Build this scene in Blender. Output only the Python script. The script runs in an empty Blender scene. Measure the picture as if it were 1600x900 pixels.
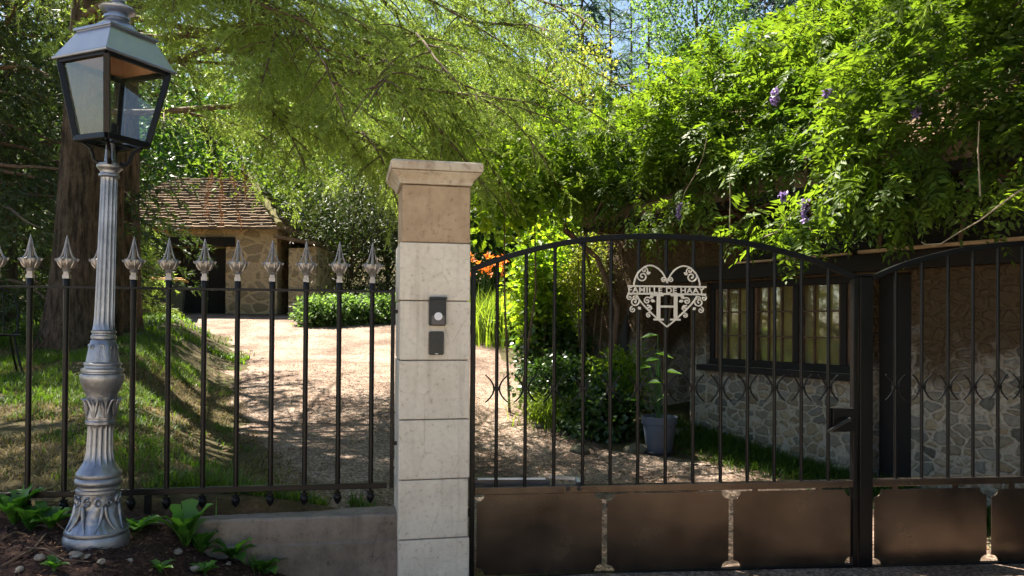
import bpy, math, random
import numpy as np
from mathutils import Vector, Matrix, Euler
R = math.radians
rng = np.random.default_rng(7)
random.seed(7)
scene = bpy.context.scene
col = scene.collection

# ------------------------------------------------------------------ camera, sky, sun, exposure
F = 1200.0; SHIFT = 42.0; EYE = 1.5
cam = bpy.data.cameras.new('camera'); cam.sensor_width = 36; cam.lens = 36*F/1600
cam.shift_y = SHIFT/1600; cam.clip_end = 500; cam.clip_start = 0.05
co = bpy.data.objects.new('camera', cam); col.objects.link(co); scene.camera = co
co.location = (0, 0, EYE); co.rotation_euler = (R(90.6), R(-0.4), 0)
CR = co.rotation_euler.to_matrix()

SUN_EL, SUN_DIR = 59.0, Vector((-0.74, 0.672))
sd = Vector((SUN_DIR.x*math.cos(R(SUN_EL)), SUN_DIR.y*math.cos(R(SUN_EL)), math.sin(R(SUN_EL)))).normalized()
world = bpy.data.worlds.new('World'); scene.world = world; world.use_nodes = True
wn = world.node_tree.nodes; wl = world.node_tree.links
bgn = wn['Background']; bgn.inputs['Strength'].default_value = 0.05
skyt = wn.new('ShaderNodeTexSky'); skyt.sky_type = 'NISHITA'; skyt.sun_disc = False
skyt.sun_elevation = R(SUN_EL); skyt.sun_rotation = math.atan2(SUN_DIR.x, SUN_DIR.y)
wl.new(skyt.outputs[0], bgn.inputs[0])
sl = bpy.data.lights.new('sun', 'SUN'); sl.energy = 5.0; sl.angle = R(0.53); sl.color = (1.0, 0.92, 0.78)
so = bpy.data.objects.new('sun', sl); col.objects.link(so)
so.rotation_euler = sd.to_track_quat('Z', 'Y').to_euler()
scene.view_settings.view_transform = 'Standard'; scene.view_settings.look = 'None'
scene.view_settings.exposure = 2.2; scene.view_settings.gamma = 1; scene.view_settings.use_curve_mapping = False
scene.render.engine = 'CYCLES'
cy = scene.cycles
cy.max_bounces = 8; cy.diffuse_bounces = 4; cy.glossy_bounces = 3; cy.transmission_bounces = 4; cy.transparent_max_bounces = 12
cy.caustics_reflective = False; cy.caustics_refractive = False
cy.use_adaptive_sampling = True; cy.adaptive_threshold = 0.02
cy.use_denoising = True
try: cy.denoising_input_passes = 'RGB_ALBEDO_NORMAL'; cy.denoising_prefilter = 'ACCURATE'
except Exception: pass

# ------------------------------------------------------------------ pixel -> world helpers (photo pixels, 1600x900)
def ray(px, py):
    return CR @ Vector(((px-800)/F, (450+SHIFT-py)/F, -1.0))
def at(px, py, Y):
    d = ray(px, py); t = Y/d.y
    return Vector((d.x*t, Y, EYE+d.z*t))
def onplane(px, py, o, th):            # vertical plane through o, rotated th about z: returns (u, z)
    d = ray(px, py); n = Vector((-math.sin(th), math.cos(th), 0)); u = Vector((math.cos(th), math.sin(th), 0))
    t = (Vector((o[0], o[1], 0)).dot(n))/d.dot(n)
    p = Vector((0, 0, EYE))+d*t
    return (Vector((p.x-o[0], p.y-o[1], 0))).dot(u), p.z
def sst(a, b, x):
    t = np.clip((np.asarray(x, float)-a)/(b-a), 0, 1); return t*t*(3-2*t)
def vnoise(x, y, seed=0):              # value noise, vectorised
    x = np.asarray(x, float); y = np.asarray(y, float)
    xi = np.floor(x).astype(np.int64); yi = np.floor(y).astype(np.int64)
    fx = x-xi; fy = y-yi; fx = fx*fx*(3-2*fx); fy = fy*fy*(3-2*fy)
    def h(a, b):
        n = (a*374761393+b*668265263+seed*974711) & 0x7fffffff
        n = ((n ^ (n >> 13))*1274126177) & 0x7fffffff
        return ((n ^ (n >> 16)) & 0xffff)/65535.0
    return (h(xi, yi)*(1-fx)+h(xi+1, yi)*fx)*(1-fy)+(h(xi, yi+1)*(1-fx)+h(xi+1, yi+1)*fx)*fy

# ------------------------------------------------------------------ terrain
TH_F = R(9.5); FO = at(612, 600, 4.62); FO = (FO.x, FO.y)
def fence_y(X): return FO[1]+(np.asarray(X, float)-FO[0])*math.tan(TH_F)
LE = np.array([(2, -.3), (4.55, -.3), (4.9, -1.25), (7, -2.54), (8.7, -3.3), (10.3, -3.9), (13, -4.6), (15.5, -5.7), (16.5, -7), (17.5, -9.5), (19, -14), (26, -15)])
RE = np.array([(2, 6.5), (4.6, 4.75), (6.5, 3.55), (7.6, 2.85), (8.2, 1.9), (8.5, 1.1), (10, .42), (13.6, 0.0), (16.5, -.8), (18.5, -2.0), (19.2, -4.2), (19.6, -6.4), (26, -6.5)])
def edgeL(Y): return np.interp(Y, LE[:, 0], LE[:, 1])
def edgeR(Y): return np.interp(Y, RE[:, 0], RE[:, 1])
def terrain(X, Y, fine=True):
    X = np.asarray(X, float); Y = np.asarray(Y, float)
    base = np.interp(Y, [-50, 6.0, 8, 10, 12, 14, 16, 18, 20, 24, 30, 60, 140], [-.09, -.09, .03, .30, .62, .93, 1.2, 1.45, 1.7, 2.0, 2.8, 9, 16])
    lat = .40*(1-sst(-1.1, -.3, X))*(1-sst(9, 15, Y))
    lawn = np.interp(Y, [-50, 4.5, 7.5, 9.75, 14, 20, 24, 30, 60, 140], [.46, .46, .88, 1.2, 1.5, 1.8, 2.1, 2.8, 9, 16])
    w = sst(-1.3, .1, X-edgeL(Y))
    rear = lawn*(1-w)+(base+lat)*w
    bank = np.interp(X, [-6, -2.0, -1.86, -1.70, -1.31, -.85, 10], [.41, .35, .325, .19, .05, -.06, -.09])
    front = -.09+(bank+.09)*sst(1.6, 3.4, Y)
    front = front*(1-.12*(1-sst(3.4, 4.4, Y)))
    s = Y-fence_y(X)
    t = sst(-.09, .09, s)
    z = front*(1-t)+rear*t
    if fine:
        z = z+(vnoise(X*1.3, Y*1.3, 3)-.5)*.06*(1-.7*sst(-.9, .2, X-edgeL(Y))*t)
        soil = (1-t)*sst(-.03, .15, bank)*sst(2, 3, Y)
        z = z+soil*((vnoise(X*9, Y*9, 5)-.5)*.05+(vnoise(X*24, Y*24, 6)-.5)*.03)
    return z
def tz(x, y): return float(terrain(x, y))
def ground(px, py, off=0.0):           # where the pixel's ray meets the terrain
    d = ray(px, py); p = Vector((0, 0, EYE)); lo = 1.0
    for k in range(2400):
        t = 2.0+k*.02; q = p+d*t
        if q.z <= tz(q.x, q.y)+off: return Vector((q.x, q.y, tz(q.x, q.y)))
    return q

# ------------------------------------------------------------------ mesh helpers
class MB:
    def __init__(s): s.v = []; s.f = []
    def add(s, V, Fc):
        o = len(s.v); s.v += [tuple(map(float, p)) for p in V]; s.f += [tuple(int(i)+o for i in f) for f in Fc]; return s
    def box(s, c, d, rz=0, rx=0, ry=0):
        m = Euler((rx, ry, rz)).to_matrix()
        V = [Vector(c)+m @ Vector((x*d[0]/2, y*d[1]/2, z*d[2]/2)) for x in (-1, 1) for y in (-1, 1) for z in (-1, 1)]
        return s.add(V, [(0, 1, 3, 2), (4, 6, 7, 5), (0, 4, 5, 1), (2, 3, 7, 6), (0, 2, 6, 4), (1, 5, 7, 3)])
    def bar(s, a, b, w, d=None, up=(0, 1, 0)):      # rectangular bar from a to b; w in plane, d along up
        a = Vector(a); b = Vector(b); d = d or w; t = (b-a).normalized(); u = Vector(up); x = t.cross(u).normalized(); u = x.cross(t)
        V = [p+x*sx*w/2+u*su*d/2 for p in (a, b) for sx, su in ((-1, -1), (1, -1), (1, 1), (-1, 1))]
        return s.add(V, [(3, 2, 1, 0), (4, 5, 6, 7), (0, 1, 5, 4), (1, 2, 6, 5), (2, 3, 7, 6), (3, 0, 4, 7)])
    def tube(s, P, r, n=8, cap=True):
        P = [Vector(p) for p in P]; m = len(P); rr = r if hasattr(r, '__len__') else [r]*m
        V = []; ref = None
        for i, p in enumerate(P):
            t = (P[min(i+1, m-1)]-P[max(i-1, 0)])
            t = t.normalized() if t.length > 1e-9 else Vector((0, 0, 1))
            if ref is None: ref = Vector((0, 1, 0)) if abs(t.y) < .9 else Vector((1, 0, 0))
            x = ref-t*ref.dot(t)
            x = x.normalized() if x.length > 1e-6 else t.orthogonal().normalized()
            ref = x; y = t.cross(x)
            V += [p+(x*math.cos(2*math.pi*k/n)+y*math.sin(2*math.pi*k/n))*rr[i] for k in range(n)]
        Fc = [(i*n+k, i*n+(k+1) % n, (i+1)*n+(k+1) % n, (i+1)*n+k) for i in range(m-1) for k in range(n)]
        if cap: Fc += [tuple(range(n-1, -1, -1)), tuple((m-1)*n+k for k in range(n))]
        return s.add(V, Fc)
    def ribbon(s, P, w, d, closed=False):            # flat strip in the local XZ plane, thickness d along Y
        P = [Vector((p[0], 0, p[-1])) for p in P]; yo = 0; m = len(P); V = []
        ww = w if hasattr(w, '__len__') else [w]*m
        for i, p in enumerate(P):
            if closed: t = P[(i+1) % m]-P[i-1]
            else: t = P[min(i+1, m-1)]-P[max(i-1, 0)]
            t.normalize(); nrm = Vector((-t.z, 0, t.x))
            for a, b in ((-1, -1), (1, -1), (1, 1), (-1, 1)):
                V.append(p+nrm*a*ww[i]/2+Vector((0, b*d/2, 0)))
        k = m if closed else m-1
        Fc = [(i*4+j, i*4+(j+1) % 4, ((i+1) % m)*4+(j+1) % 4, ((i+1) % m)*4+j) for i in range(k) for j in range(4)]
        if not closed: Fc += [(3, 2, 1, 0), tuple((m-1)*4+j for j in range(4))]
        return s.add(V, Fc)
    def prism(s, poly, y0, y1):                       # polygon in XZ, extruded along Y
        n = len(poly)
        V = [(x, y0, z) for x, z in poly]+[(x, y1, z) for x, z in poly]
        return s.add(V, [tuple(range(n)), tuple(range(2*n-1, n-1, -1))]+[(i, n+i, n+(i+1) % n, (i+1) % n) for i in range(n)])
    def lathe(s, prof, n=32, disp=None, c=(0, 0, 0), cap=True):
        V = []; m = len(prof)
        for (r, z) in prof:
            for k in range(n):
                a = 2*math.pi*k/n; q = r*(1+(disp(a, z) if disp else 0))
                V.append((c[0]+q*math.cos(a), c[1]+q*math.sin(a), c[2]+z))
        Fc = [(i*n+k, i*n+(k+1) % n, (i+1)*n+(k+1) % n, (i+1)*n+k) for i in range(m-1) for k in range(n)]
        if cap: Fc += [tuple(range(n-1, -1, -1)), tuple((m-1)*n+k for k in range(n))]
        return s.add(V, Fc)
    def build(s, name, mat, parent=None, smooth=35, bevel=0, seg=2):
        me = bpy.data.meshes.new(name); me.from_pydata(s.v, [], s.f); me.update()
        o = bpy.data.objects.new(name, me); col.objects.link(o); me.materials.append(mat)
        if smooth:
            me.polygons.foreach_set('use_smooth', [True]*len(me.polygons)); me.set_sharp_from_angle(angle=R(smooth))
        if parent is not None: o.parent = parent
        if bevel:
            b = o.modifiers.new('bevel', 'BEVEL'); b.width = bevel; b.segments = seg; b.limit_method = 'ANGLE'; b.angle_limit = R(40)
        return o
def npmesh(name, V, tris, mat, parent=None, tint=None, smooth=False):
    V = np.asarray(V, np.float32); T = np.asarray(tris, np.int32); k = T.shape[1]
    me = bpy.data.meshes.new(name)
    me.vertices.add(len(V)); me.vertices.foreach_set('co', V.ravel())
    me.loops.add(T.size); me.loops.foreach_set('vertex_index', T.ravel())
    me.polygons.add(len(T)); me.polygons.foreach_set('loop_start', np.arange(0, T.size, k, dtype=np.int32))
    if smooth: me.polygons.foreach_set('use_smooth', np.ones(len(T), bool))
    me.update(calc_edges=True)
    if tint is not None:
        a = me.attributes.new('tint', 'FLOAT', 'POINT'); a.data.foreach_set('value', np.asarray(tint, np.float32))
    me.materials.append(mat)
    o = bpy.data.objects.new(name, me); col.objects.link(o)
    if parent is not None: o.parent = parent
    return o
def tag(o, label=None, cat=None, group=None, kind=None):
    for k, v in (('label', label), ('category', cat), ('group', group), ('kind', kind)):
        if v: o[k] = v
    return o
def thing(name, loc, label, cat, group=None, rz=0):
    o = bpy.data.objects.new(name, None); o.empty_display_size = .1; col.objects.link(o); o.location = loc; o.rotation_euler = (0, 0, rz)
    return tag(o, label, cat, group)
def kids(o): return [c for c in bpy.data.objects if c.parent is o]
def copy_tree(o, parent=None):
    ch = kids(o); c = o.copy(); col.objects.link(c)
    if parent is not None: c.parent = parent
    for k in ch: copy_tree(k, c)
    return c

# ------------------------------------------------------------------ materials
def newmat(name):
    m = bpy.data.materials.new(name); m.use_nodes = True; nt = m.node_tree
    return m, nt.nodes, nt.links, nt.nodes['Principled BSDF']
def tex(n, l, kind, scale, detail=4, rough=.6, coord='Object', sc=None, w=None):
    tc = n.new('ShaderNodeTexCoord'); mp = n.new('ShaderNodeMapping'); l.new(tc.outputs[coord], mp.inputs[0])
    if sc: mp.inputs['Scale'].default_value = sc
    if kind == 'noise':
        t = n.new('ShaderNodeTexNoise'); t.inputs['Detail'].default_value = detail; t.inputs['Roughness'].default_value = rough
    elif kind == 'wave': t = n.new('ShaderNodeTexWave')
    else: t = n.new('ShaderNodeTexVoronoi')
    if kind == 'vedge': t.feature = 'DISTANCE_TO_EDGE'
    t.inputs['Scale'].default_value = scale; l.new(mp.outputs[0], t.inputs['Vector']); return t
def ramp(n, l, src, stops):
    r = n.new('ShaderNodeValToRGB'); e = r.color_ramp.elements
    while len(e) > 1: e.remove(e[0])
    e[0].position = stops[0][0]; e[0].color = (*stops[0][1], 1)
    for p, c in stops[1:]:
        x = e.new(p); x.color = (*c, 1)
    l.new(src, r.inputs[0]); return r
def mixc(n, l, fac, a, b, mode='MIX'):
    m = n.new('ShaderNodeMix'); m.data_type = 'RGBA'; m.blend_type = mode
    for sock, v in ((m.inputs[0], fac), (m.inputs[6], a), (m.inputs[7], b)):
        if hasattr(v, 'is_linked') or hasattr(v, 'links'): l.new(v, sock)
        elif isinstance(v, tuple): sock.default_value = (*v, 1)
        else: sock.default_value = v
    return m.outputs[2]
def bump(n, l, b, h, strength=.3, dist=.01, prev=None):
    x = n.new('ShaderNodeBump'); x.inputs['Strength'].default_value = strength; x.inputs['Distance'].default_value = dist
    l.new(h, x.inputs['Height'])
    if prev: l.new(prev.outputs[0], x.inputs['Normal'])
    l.new(x.outputs[0], b.inputs['Normal']); return x
def simple(name, c, rough=.6, metal=0.0, var=.25, scale=8, bstr=.15, bdist=.004, spec=.5, bscale=60):
    m, n, l, b = newmat(name)
    t = tex(n, l, 'noise', scale, 5)
    c2 = tuple(x*(1-var) for x in c); c3 = tuple(min(1, x*(1+var)) for x in c)
    r = ramp(n, l, t.outputs['Fac'], [(.3, c2), (.7, c3)])
    l.new(r.outputs[0], b.inputs['Base Color'])
    rr = n.new('ShaderNodeMapRange'); l.new(t.outputs['Fac'], rr.inputs[0]); rr.inputs[3].default_value = max(0, rough-.12); rr.inputs[4].default_value = min(1, rough+.15)
    l.new(rr.outputs[0], b.inputs['Roughness'])
    b.inputs['Metallic'].default_value = metal; b.inputs['Specular IOR Level'].default_value = spec
    if bstr:
        t2 = tex(n, l, 'noise', bscale, 4); bump(n, l, b, t2.outputs['Fac'], bstr, bdist)
    return m
def leafmat(name, dark, light, transl=.45, tcol=None, rough=.42, spec=.45):
    m, n, l, b = newmat(name)
    a = n.new('ShaderNodeAttribute'); a.attribute_name = 'tint'
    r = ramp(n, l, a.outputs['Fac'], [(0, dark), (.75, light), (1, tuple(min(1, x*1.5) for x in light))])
    l.new(r.outputs[0], b.inputs['Base Color']); b.inputs['Roughness'].default_value = rough; b.inputs['Specular IOR Level'].default_value = spec
    tr = n.new('ShaderNodeBsdfTranslucent')
    k = tcol or (2.1, 2.0, .9)
    tc = mixc(n, l, 1.0, r.outputs[0], k, 'MULTIPLY'); l.new(tc, tr.inputs[0])
    mx = n.new('ShaderNodeMixShader'); mx.inputs[0].default_value = transl
    l.new(b.outputs[0], mx.inputs[1]); l.new(tr.outputs[0], mx.inputs[2])
    l.new(mx.outputs[0], n['Material Output'].inputs[0]); return m
def barkmat(name, c, scale=9):
    m, n, l, b = newmat(name)
    w = tex(n, l, 'noise', 3, 3); tc = n.new('ShaderNodeTexCoord'); ad = mixc(n, l, .06, tc.outputs['Object'], w.outputs['Color'], 'ADD')
    mp = n.new('ShaderNodeMapping'); mp.inputs['Scale'].default_value = (1, 1, .16); l.new(ad, mp.inputs[0])
    v = n.new('ShaderNodeTexNoise'); v.inputs['Scale'].default_value = scale*2.2; v.inputs['Detail'].default_value = 7; v.inputs['Roughness'].default_value = .68; l.new(mp.outputs[0], v.inputs['Vector'])
    g = tex(n, l, 'noise', 30, 6, .75, sc=(1, 1, .5)); big = tex(n, l, 'noise', 1.4, 4)
    r = ramp(n, l, v.outputs['Fac'], [(.36, tuple(x*.28 for x in c)), (.5, tuple(x*.9 for x in c)), (.68, tuple(x*1.5 for x in c))])
    r2 = ramp(n, l, g.outputs['Fac'], [(.3, (.6, .6, .6)), (.7, (1.2, 1.2, 1.2))]); r3 = ramp(n, l, big.outputs['Fac'], [(.35, (.7, .75, .66)), (.65, (1.1, 1.02, .95))])
    cc = mixc(n, l, 1.0, r.outputs[0], r2.outputs[0], 'MULTIPLY'); cc = mixc(n, l, 1.0, cc, r3.outputs[0], 'MULTIPLY'); l.new(cc, b.inputs['Base Color']); b.inputs['Roughness'].default_value = .92; b.inputs['Specular IOR Level'].default_value = .15
    b1 = bump(n, l, b, v.outputs['Fac'], 1.0, .09); bump(n, l, b, g.outputs['Fac'], .5, .02, b1)
    return m

M = {}
M['black'] = simple('black_metal', (.005, .005, .006), .32, 0, .25, 5, .2, .002, .22, 90)
M['panel'] = simple('gate_panel', (.098, .078, .062), .22, .85, .35, 3, .12, .004, .9, 18)
M['silver'] = simple('silver_paint', (.27, .285, .32), .38, .85, .42, 7, .5, .004, .5, 70)
M['roofmetal'] = simple('lantern_roof', (.27, .30, .37), .33, .85, .12, 6, .1, .002, .5, 40)
M['copper'] = simple('lantern_inside', (.35, .16, .08), .5, .3, .3, 6, .1)
M['emblem'] = simple('emblem_paint', (.62, .58, .50), .45, 0, .1, 10, .05)
M['spear'] = simple('spear_silver', (.33, .31, .30), .40, .7, .25, 30, .5, .004, .5, 110)
def stone(name, c1, c2, seedscale=3.2, pits=True):
    m, n, l, b = newmat(name)
    t = tex(n, l, 'noise', seedscale, 6, .65); t2 = tex(n, l, 'noise', 34, 5, .7); t3 = tex(n, l, 'noise', 2.2, 3, .5, sc=(7, 7, .45))
    r = ramp(n, l, t.outputs['Fac'], [(.28, c2), (.55, c1), (.8, tuple(min(1, x*1.12) for x in c1))])
    r2 = ramp(n, l, t2.outputs['Fac'], [(.30, (.55, .5, .45)), (.42, (.95, .94, .92)), (.7, (1.05, 1.04, 1.02))])
    r3 = ramp(n, l, t3.outputs['Fac'], [(.26, (.68, .66, .64)), (.44, (1, 1, 1))])
    c = mixc(n, l, 1.0, r.outputs[0], r2.outputs[0], 'MULTIPLY'); c = mixc(n, l, .8, c, r3.outputs[0], 'MULTIPLY')
    # hairline cracks
    t5 = tex(n, l, 'vedge', 2.3, sc=(1.6, 1.6, .7)); t6 = tex(n, l, 'noise', 5, 3)
    cr = n.new('ShaderNodeMath'); cr.operation = 'MULTIPLY_ADD'; l.new(t6.outputs['Fac'], cr.inputs[0]); cr.inputs[1].default_value = .06; l.new(t5.outputs[0], cr.inputs[2])
    r5 = ramp(n, l, cr.outputs[0], [(.026, (.62, .58, .54)), (.034, (1, 1, 1))])
    c = mixc(n, l, .55, c, r5.outputs[0], 'MULTIPLY')
    l.new(c, b.inputs['Base Color']); b.inputs['Roughness'].default_value = .88; b.inputs['Specular IOR Level'].default_value = .2
    b1 = bump(n, l, b, t2.outputs['Fac'], .5, .006); t4 = tex(n, l, 'noise', 140, 3); bump(n, l, b, t4.outputs['Fac'], .3, .003, b1)
    return m
M['stone'] = stone('pillar_stone', (.70, .65, .57), (.57, .515, .43))
M['stone_brown'] = stone('pillar_stone_brown', (.43, .325, .22), (.33, .24, .16), 7)
M['stone_cap'] = stone('pillar_cap_stone', (.52, .46, .375), (.38, .29, .21), 6)
M['mortar'] = simple('mortar', (.16, .12, .10), .95, 0, .2, 20, .4)
M['concrete'] = stone('wall_concrete', (.25, .21, .175), (.11, .09, .072), 2.6)
M['plastic'] = simple('black_plastic', (.012, .012, .014), .3, 0, .1, 5, 0)
M['whitebutton'] = simple('white_button', (.75, .76, .8), .35, 0, .05, 5, 0)
M['greyplastic'] = simple('grey_plastic', (.10, .085, .085), .4, 0, .1, 5, 0)
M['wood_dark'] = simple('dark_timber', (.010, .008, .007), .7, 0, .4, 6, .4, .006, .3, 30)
M['wood_brown'] = simple('brown_timber', (.10, .06, .035), .75, 0, .4, 8, .4, .006, .3, 30)
M['wood_pale'] = simple('pale_timber', (.38, .27, .17), .75, 0, .4, 8, .4, .006, .3, 30)
M['binbody'] = simple('bin_green', (.03, .045, .035), .5, 0, .2, 6, 0)
M['binlid'] = simple('bin_lid', (.55, .33, .08), .5, 0, .2, 6, 0)
M['rubber'] = simple('rubber', (.015, .015, .015), .8, 0, .2, 6, 0)
M['pot'] = simple('pot_plastic', (.075, .09, .12), .55, 0, .15, 6, .05)
M['bark'] = barkmat('cedar_bark', (.125, .095, .078), 8)
M['bark2'] = barkmat('pale_bark', (.15, .105, .07), 10)
M['twig'] = simple('twig_brown', (.11, .07, .045), .9, 0, .35, 20, .3)
M['twig_pale'] = simple('twig_pale', (.30, .24, .16), .8, 0, .3, 20, .2)
M['rock'] = stone('field_stone', (.30, .27, .23), (.17, .145, .12), 8)
M['boulder'] = stone('mossy_boulder', (.13, .12, .085), (.06, .065, .035), 8)
M['terracotta'] = simple('old_tiles', (.15, .102, .062), .9, 0, .55, 2.6, .7, .02, .2, 14)
M['moss'] = simple('mossy_ridge', (.12, .11, .035), .95, 0, .5, 5, .6, .02, .2, 25)
M['reflection_sheet'] = simple('reflection_sheet', (.80, .46, .11), .9, 0, .6, 2.2, .2)  # amber colour stands in for sunlit greenery reflected in the panes
M['flower'] = leafmat('wisteria_flower', (.13, .09, .22), (.28, .21, .40), .4, (1.2, 1.1, 1.3))
M['orange'] = leafmat('orange_flower', (.75, .20, .03), (.85, .34, .06), .4, (1.3, 1.1, .8))
def glassmat(name, gl=.25, dust=.05, tint=(.9, .95, .95)):
    m, n, l, b = newmat(name); n.remove(b)
    tr = n.new('ShaderNodeBsdfTransparent'); tr.inputs[0].default_value = (*tint, 1)
    g = n.new('ShaderNodeBsdfGlossy'); g.inputs['Roughness'].default_value = .03
    d = n.new('ShaderNodeBsdfDiffuse'); d.inputs[0].default_value = (.5, .5, .48, 1)
    lw_ = n.new('ShaderNodeLayerWeight'); pw = n.new('ShaderNodeMath'); pw.operation = 'POWER'; l.new(lw_.outputs['Facing'], pw.inputs[0]); pw.inputs[1].default_value = 4
    fr = n.new('ShaderNodeMath'); fr.operation = 'MULTIPLY_ADD'; l.new(pw.outputs[0], fr.inputs[0]); fr.inputs[1].default_value = .85; fr.inputs[2].default_value = .04
    ad = n.new('ShaderNodeMath'); ad.operation = 'ADD'; l.new(fr.outputs[0], ad.inputs[0]); ad.inputs[1].default_value = gl; ad.use_clamp = True
    m1 = n.new('ShaderNodeMixShader'); l.new(ad.outputs[0], m1.inputs[0]); l.new(tr.outputs[0], m1.inputs[1]); l.new(g.outputs[0], m1.inputs[2])
    t = tex(n, l, 'noise', 9, 6, .75, sc=(1, 1, .5)); r = ramp(n, l, t.outputs['Fac'], [(.42, (0, 0, 0)), (.75, (dust*3,)*3)])
    m2 = n.new('ShaderNodeMixShader'); l.new(r.outputs[0], m2.inputs[0]); l.new(m1.outputs[0], m2.inputs[1]); l.new(d.outputs[0], m2.inputs[2])
    t2 = tex(n, l, 'noise', 3, 2); bp = n.new('ShaderNodeBump'); bp.inputs['Strength'].default_value = .05; bp.inputs['Distance'].default_value = .01
    l.new(t2.outputs['Fac'], bp.inputs['Height']); l.new(bp.outputs[0], g.inputs['Normal'])
    l.new(m2.outputs[0], n['Material Output'].inputs[0]); return m
M['glass'] = glassmat('lantern_glass', .10, .02)
M['winglass'] = glassmat('window_glass', .14, .03)
# leaves
M['cedar'] = leafmat('cedar_needles', (.085, .115, .026), (.205, .29, .09), .5, (2.2, 2.1, 1.0), .5, .25)
M['cedar_brown'] = leafmat('dead_needles', (.12, .06, .035), (.25, .13, .07), .35, (1.3, 1.1, .9), .7, .2)
M['thuja'] = leafmat('dark_conifer_needles', (.018, .032, .012), (.05, .075, .025), .3, (1.8, 1.9, .8), .5, .3)
M['spruce'] = leafmat('spruce_needles', (.02, .04, .03), (.05, .085, .06), .3, (1.6, 1.8, 1.2), .55, .3)
M['pine'] = leafmat('pine_needles', (.05, .08, .06), (.10, .15, .10), .35, (1.6, 1.8, 1.2), .55, .3)
M['wist'] = leafmat('wisteria_leaves', (.017, .050, .010), (.102, .160, .024), .5, (2.4, 2.3, .75), .5, .3)
M['hazel'] = leafmat('hazel_leaves', (.05, .11, .016), (.15, .235, .03), .6, (2.5, 2.3, .7), .45, .35)
M['ivy'] = leafmat('ivy_leaves', (.016, .042, .012), (.045, .09, .02), .25, (2.0, 2.1, .8), .3, .6)
M['gold'] = leafmat('golden_privet', (0.112, 0.150, 0.025), (0.250, 0.275, 0.062), .45, (1.9, 1.8, .8), .45, .4)
M['decid'] = leafmat('deciduous_leaves', (.026, .062, .012), (.085, .135, .024), .42, (2.2, 2.1, .8), .6, .2)
M['decid_far'] = leafmat('far_tree_leaves', (.05, .10, .035), (.12, .19, .06), .45, (2.0, 2.1, 1.0), .5, .3)
M['laurel'] = leafmat('laurel_leaves', (.02, .055, .014), (.055, .11, .022), .35, (2.2, 2.3, .8), .45, .4)
M['yew'] = leafmat('yew_needles', (.02, .035, .015), (.055, .07, .03), .3, (1.8, 1.9, .9), .5, .3)
M['grass'] = leafmat('grass_blades', (.035, .075, .012), (.09, .155, .022), .4, (2.0, 2.1, .7), .5, .3)
M['drygrass'] = leafmat('dry_grass', (.10, .085, .035), (.22, .18, .09), .3, (1.4, 1.3, .9), .7, .2)
M['ornamental'] = leafmat('ornamental_grass', (.06, .11, .02), (.16, .22, .04), .45, (2.0, 2.0, .7), .45, .3)
M['weed'] = leafmat('weed_leaves', (.035, .11, .018), (.09, .21, .035), .4, (2.0, 2.2, .7), .4, .4)
M['litter'] = leafmat('leaf_litter', (.07, .04, .022), (.22, .13, .07), .1, (1, 1, 1), .8, .2)

def groundmat():
    m, n, l, b = newmat('ground_earth')
    a = n.new('ShaderNodeAttribute'); a.attribute_name = 'tint'      # 0 = bare dark soil, 1 = grassy earth
    t = tex(n, l, 'noise', 2.2, 8, .7); t2 = tex(n, l, 'noise', 38, 6, .75); t3 = tex(n, l, 'noise', .8, 4, .6)
    soil = ramp(n, l, t2.outputs['Fac'], [(.32, (.022, .012, .010)), (.55, (.075, .042, .032)), (.75, (.16, .10, .08))])
    earth = ramp(n, l, t.outputs['Fac'], [(.3, (.045, .05, .018)), (.5, (.10, .085, .04)), (.72, (.24, .18, .11))])
    e2 = mixc(n, l, .7, earth.outputs[0], ramp(n, l, t2.outputs['Fac'], [(.3, (.4, .4, .4)), (.7, (1.3, 1.3, 1.3))]).outputs[0], 'MULTIPLY')
    c = mixc(n, l, a.outputs['Fac'], soil.outputs[0], e2); l.new(c, b.inputs['Base Color']); b.inputs['Roughness'].default_value = .95; b.inputs['Specular IOR Level'].default_value = .15
    b1 = bump(n, l, b, t2.outputs['Fac'], .8, .03); bump(n, l, b, tex(n, l, 'noise', 120, 4, .7).outputs['Fac'], .6, .01, b1); return m
def gravelmat():
    m, n, l, b = newmat('gravel')
    v = tex(n, l, 'voro', 46); v2 = tex(n, l, 'voro', 105); t = tex(n, l, 'noise', 1.1, 5, .6); t2 = tex(n, l, 'noise', 7, 6, .7)
    cr = ramp(n, l, v.outputs['Color'], [(.1, (.22, .17, .14)), (.45, (.39, .31, .26)), (.8, (.55, .46, .40))])
    r2 = ramp(n, l, t.outputs['Fac'], [(.36, (.50, .42, .38)), (.5, (.82, .74, .68)), (.62, (1, .96, .92))])
    r3 = ramp(n, l, t2.outputs['Fac'], [(.32, (.55, .5, .46)), (.52, (1, 1, 1))])
    r4 = ramp(n, l, v.outputs['Distance'], [(.25, (1, 1, 1)), (.75, (.42, .4, .38))])
    c = mixc(n, l, 1.0, cr.outputs[0], r2.outputs[0], 'MULTIPLY'); c = mixc(n, l, .8, c, r3.outputs[0], 'MULTIPLY'); c = mixc(n, l, .8, c, r4.outputs[0], 'MULTIPLY')
    l.new(c, b.inputs['Base Color']); b.inputs['Roughness'].default_value = .9; b.inputs['Specular IOR Level'].default_value = .2
    b0 = bump(n, l, b, t2.outputs['Fac'], .6, .03)
    iv = n.new('ShaderNodeMath'); iv.operation = 'SUBTRACT'; iv.inputs[0].default_value = 1; l.new(v.outputs['Distance'], iv.inputs[1])
    b1 = bump(n, l, b, iv.outputs[0], 1.0, .018, b0); iv2 = n.new('ShaderNodeMath'); iv2.operation = 'SUBTRACT'; iv2.inputs[0].default_value = 1; l.new(v2.outputs['Distance'], iv2.inputs[1])
    bump(n, l, b, iv2.outputs[0], .6, .006, b1); return m
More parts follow.
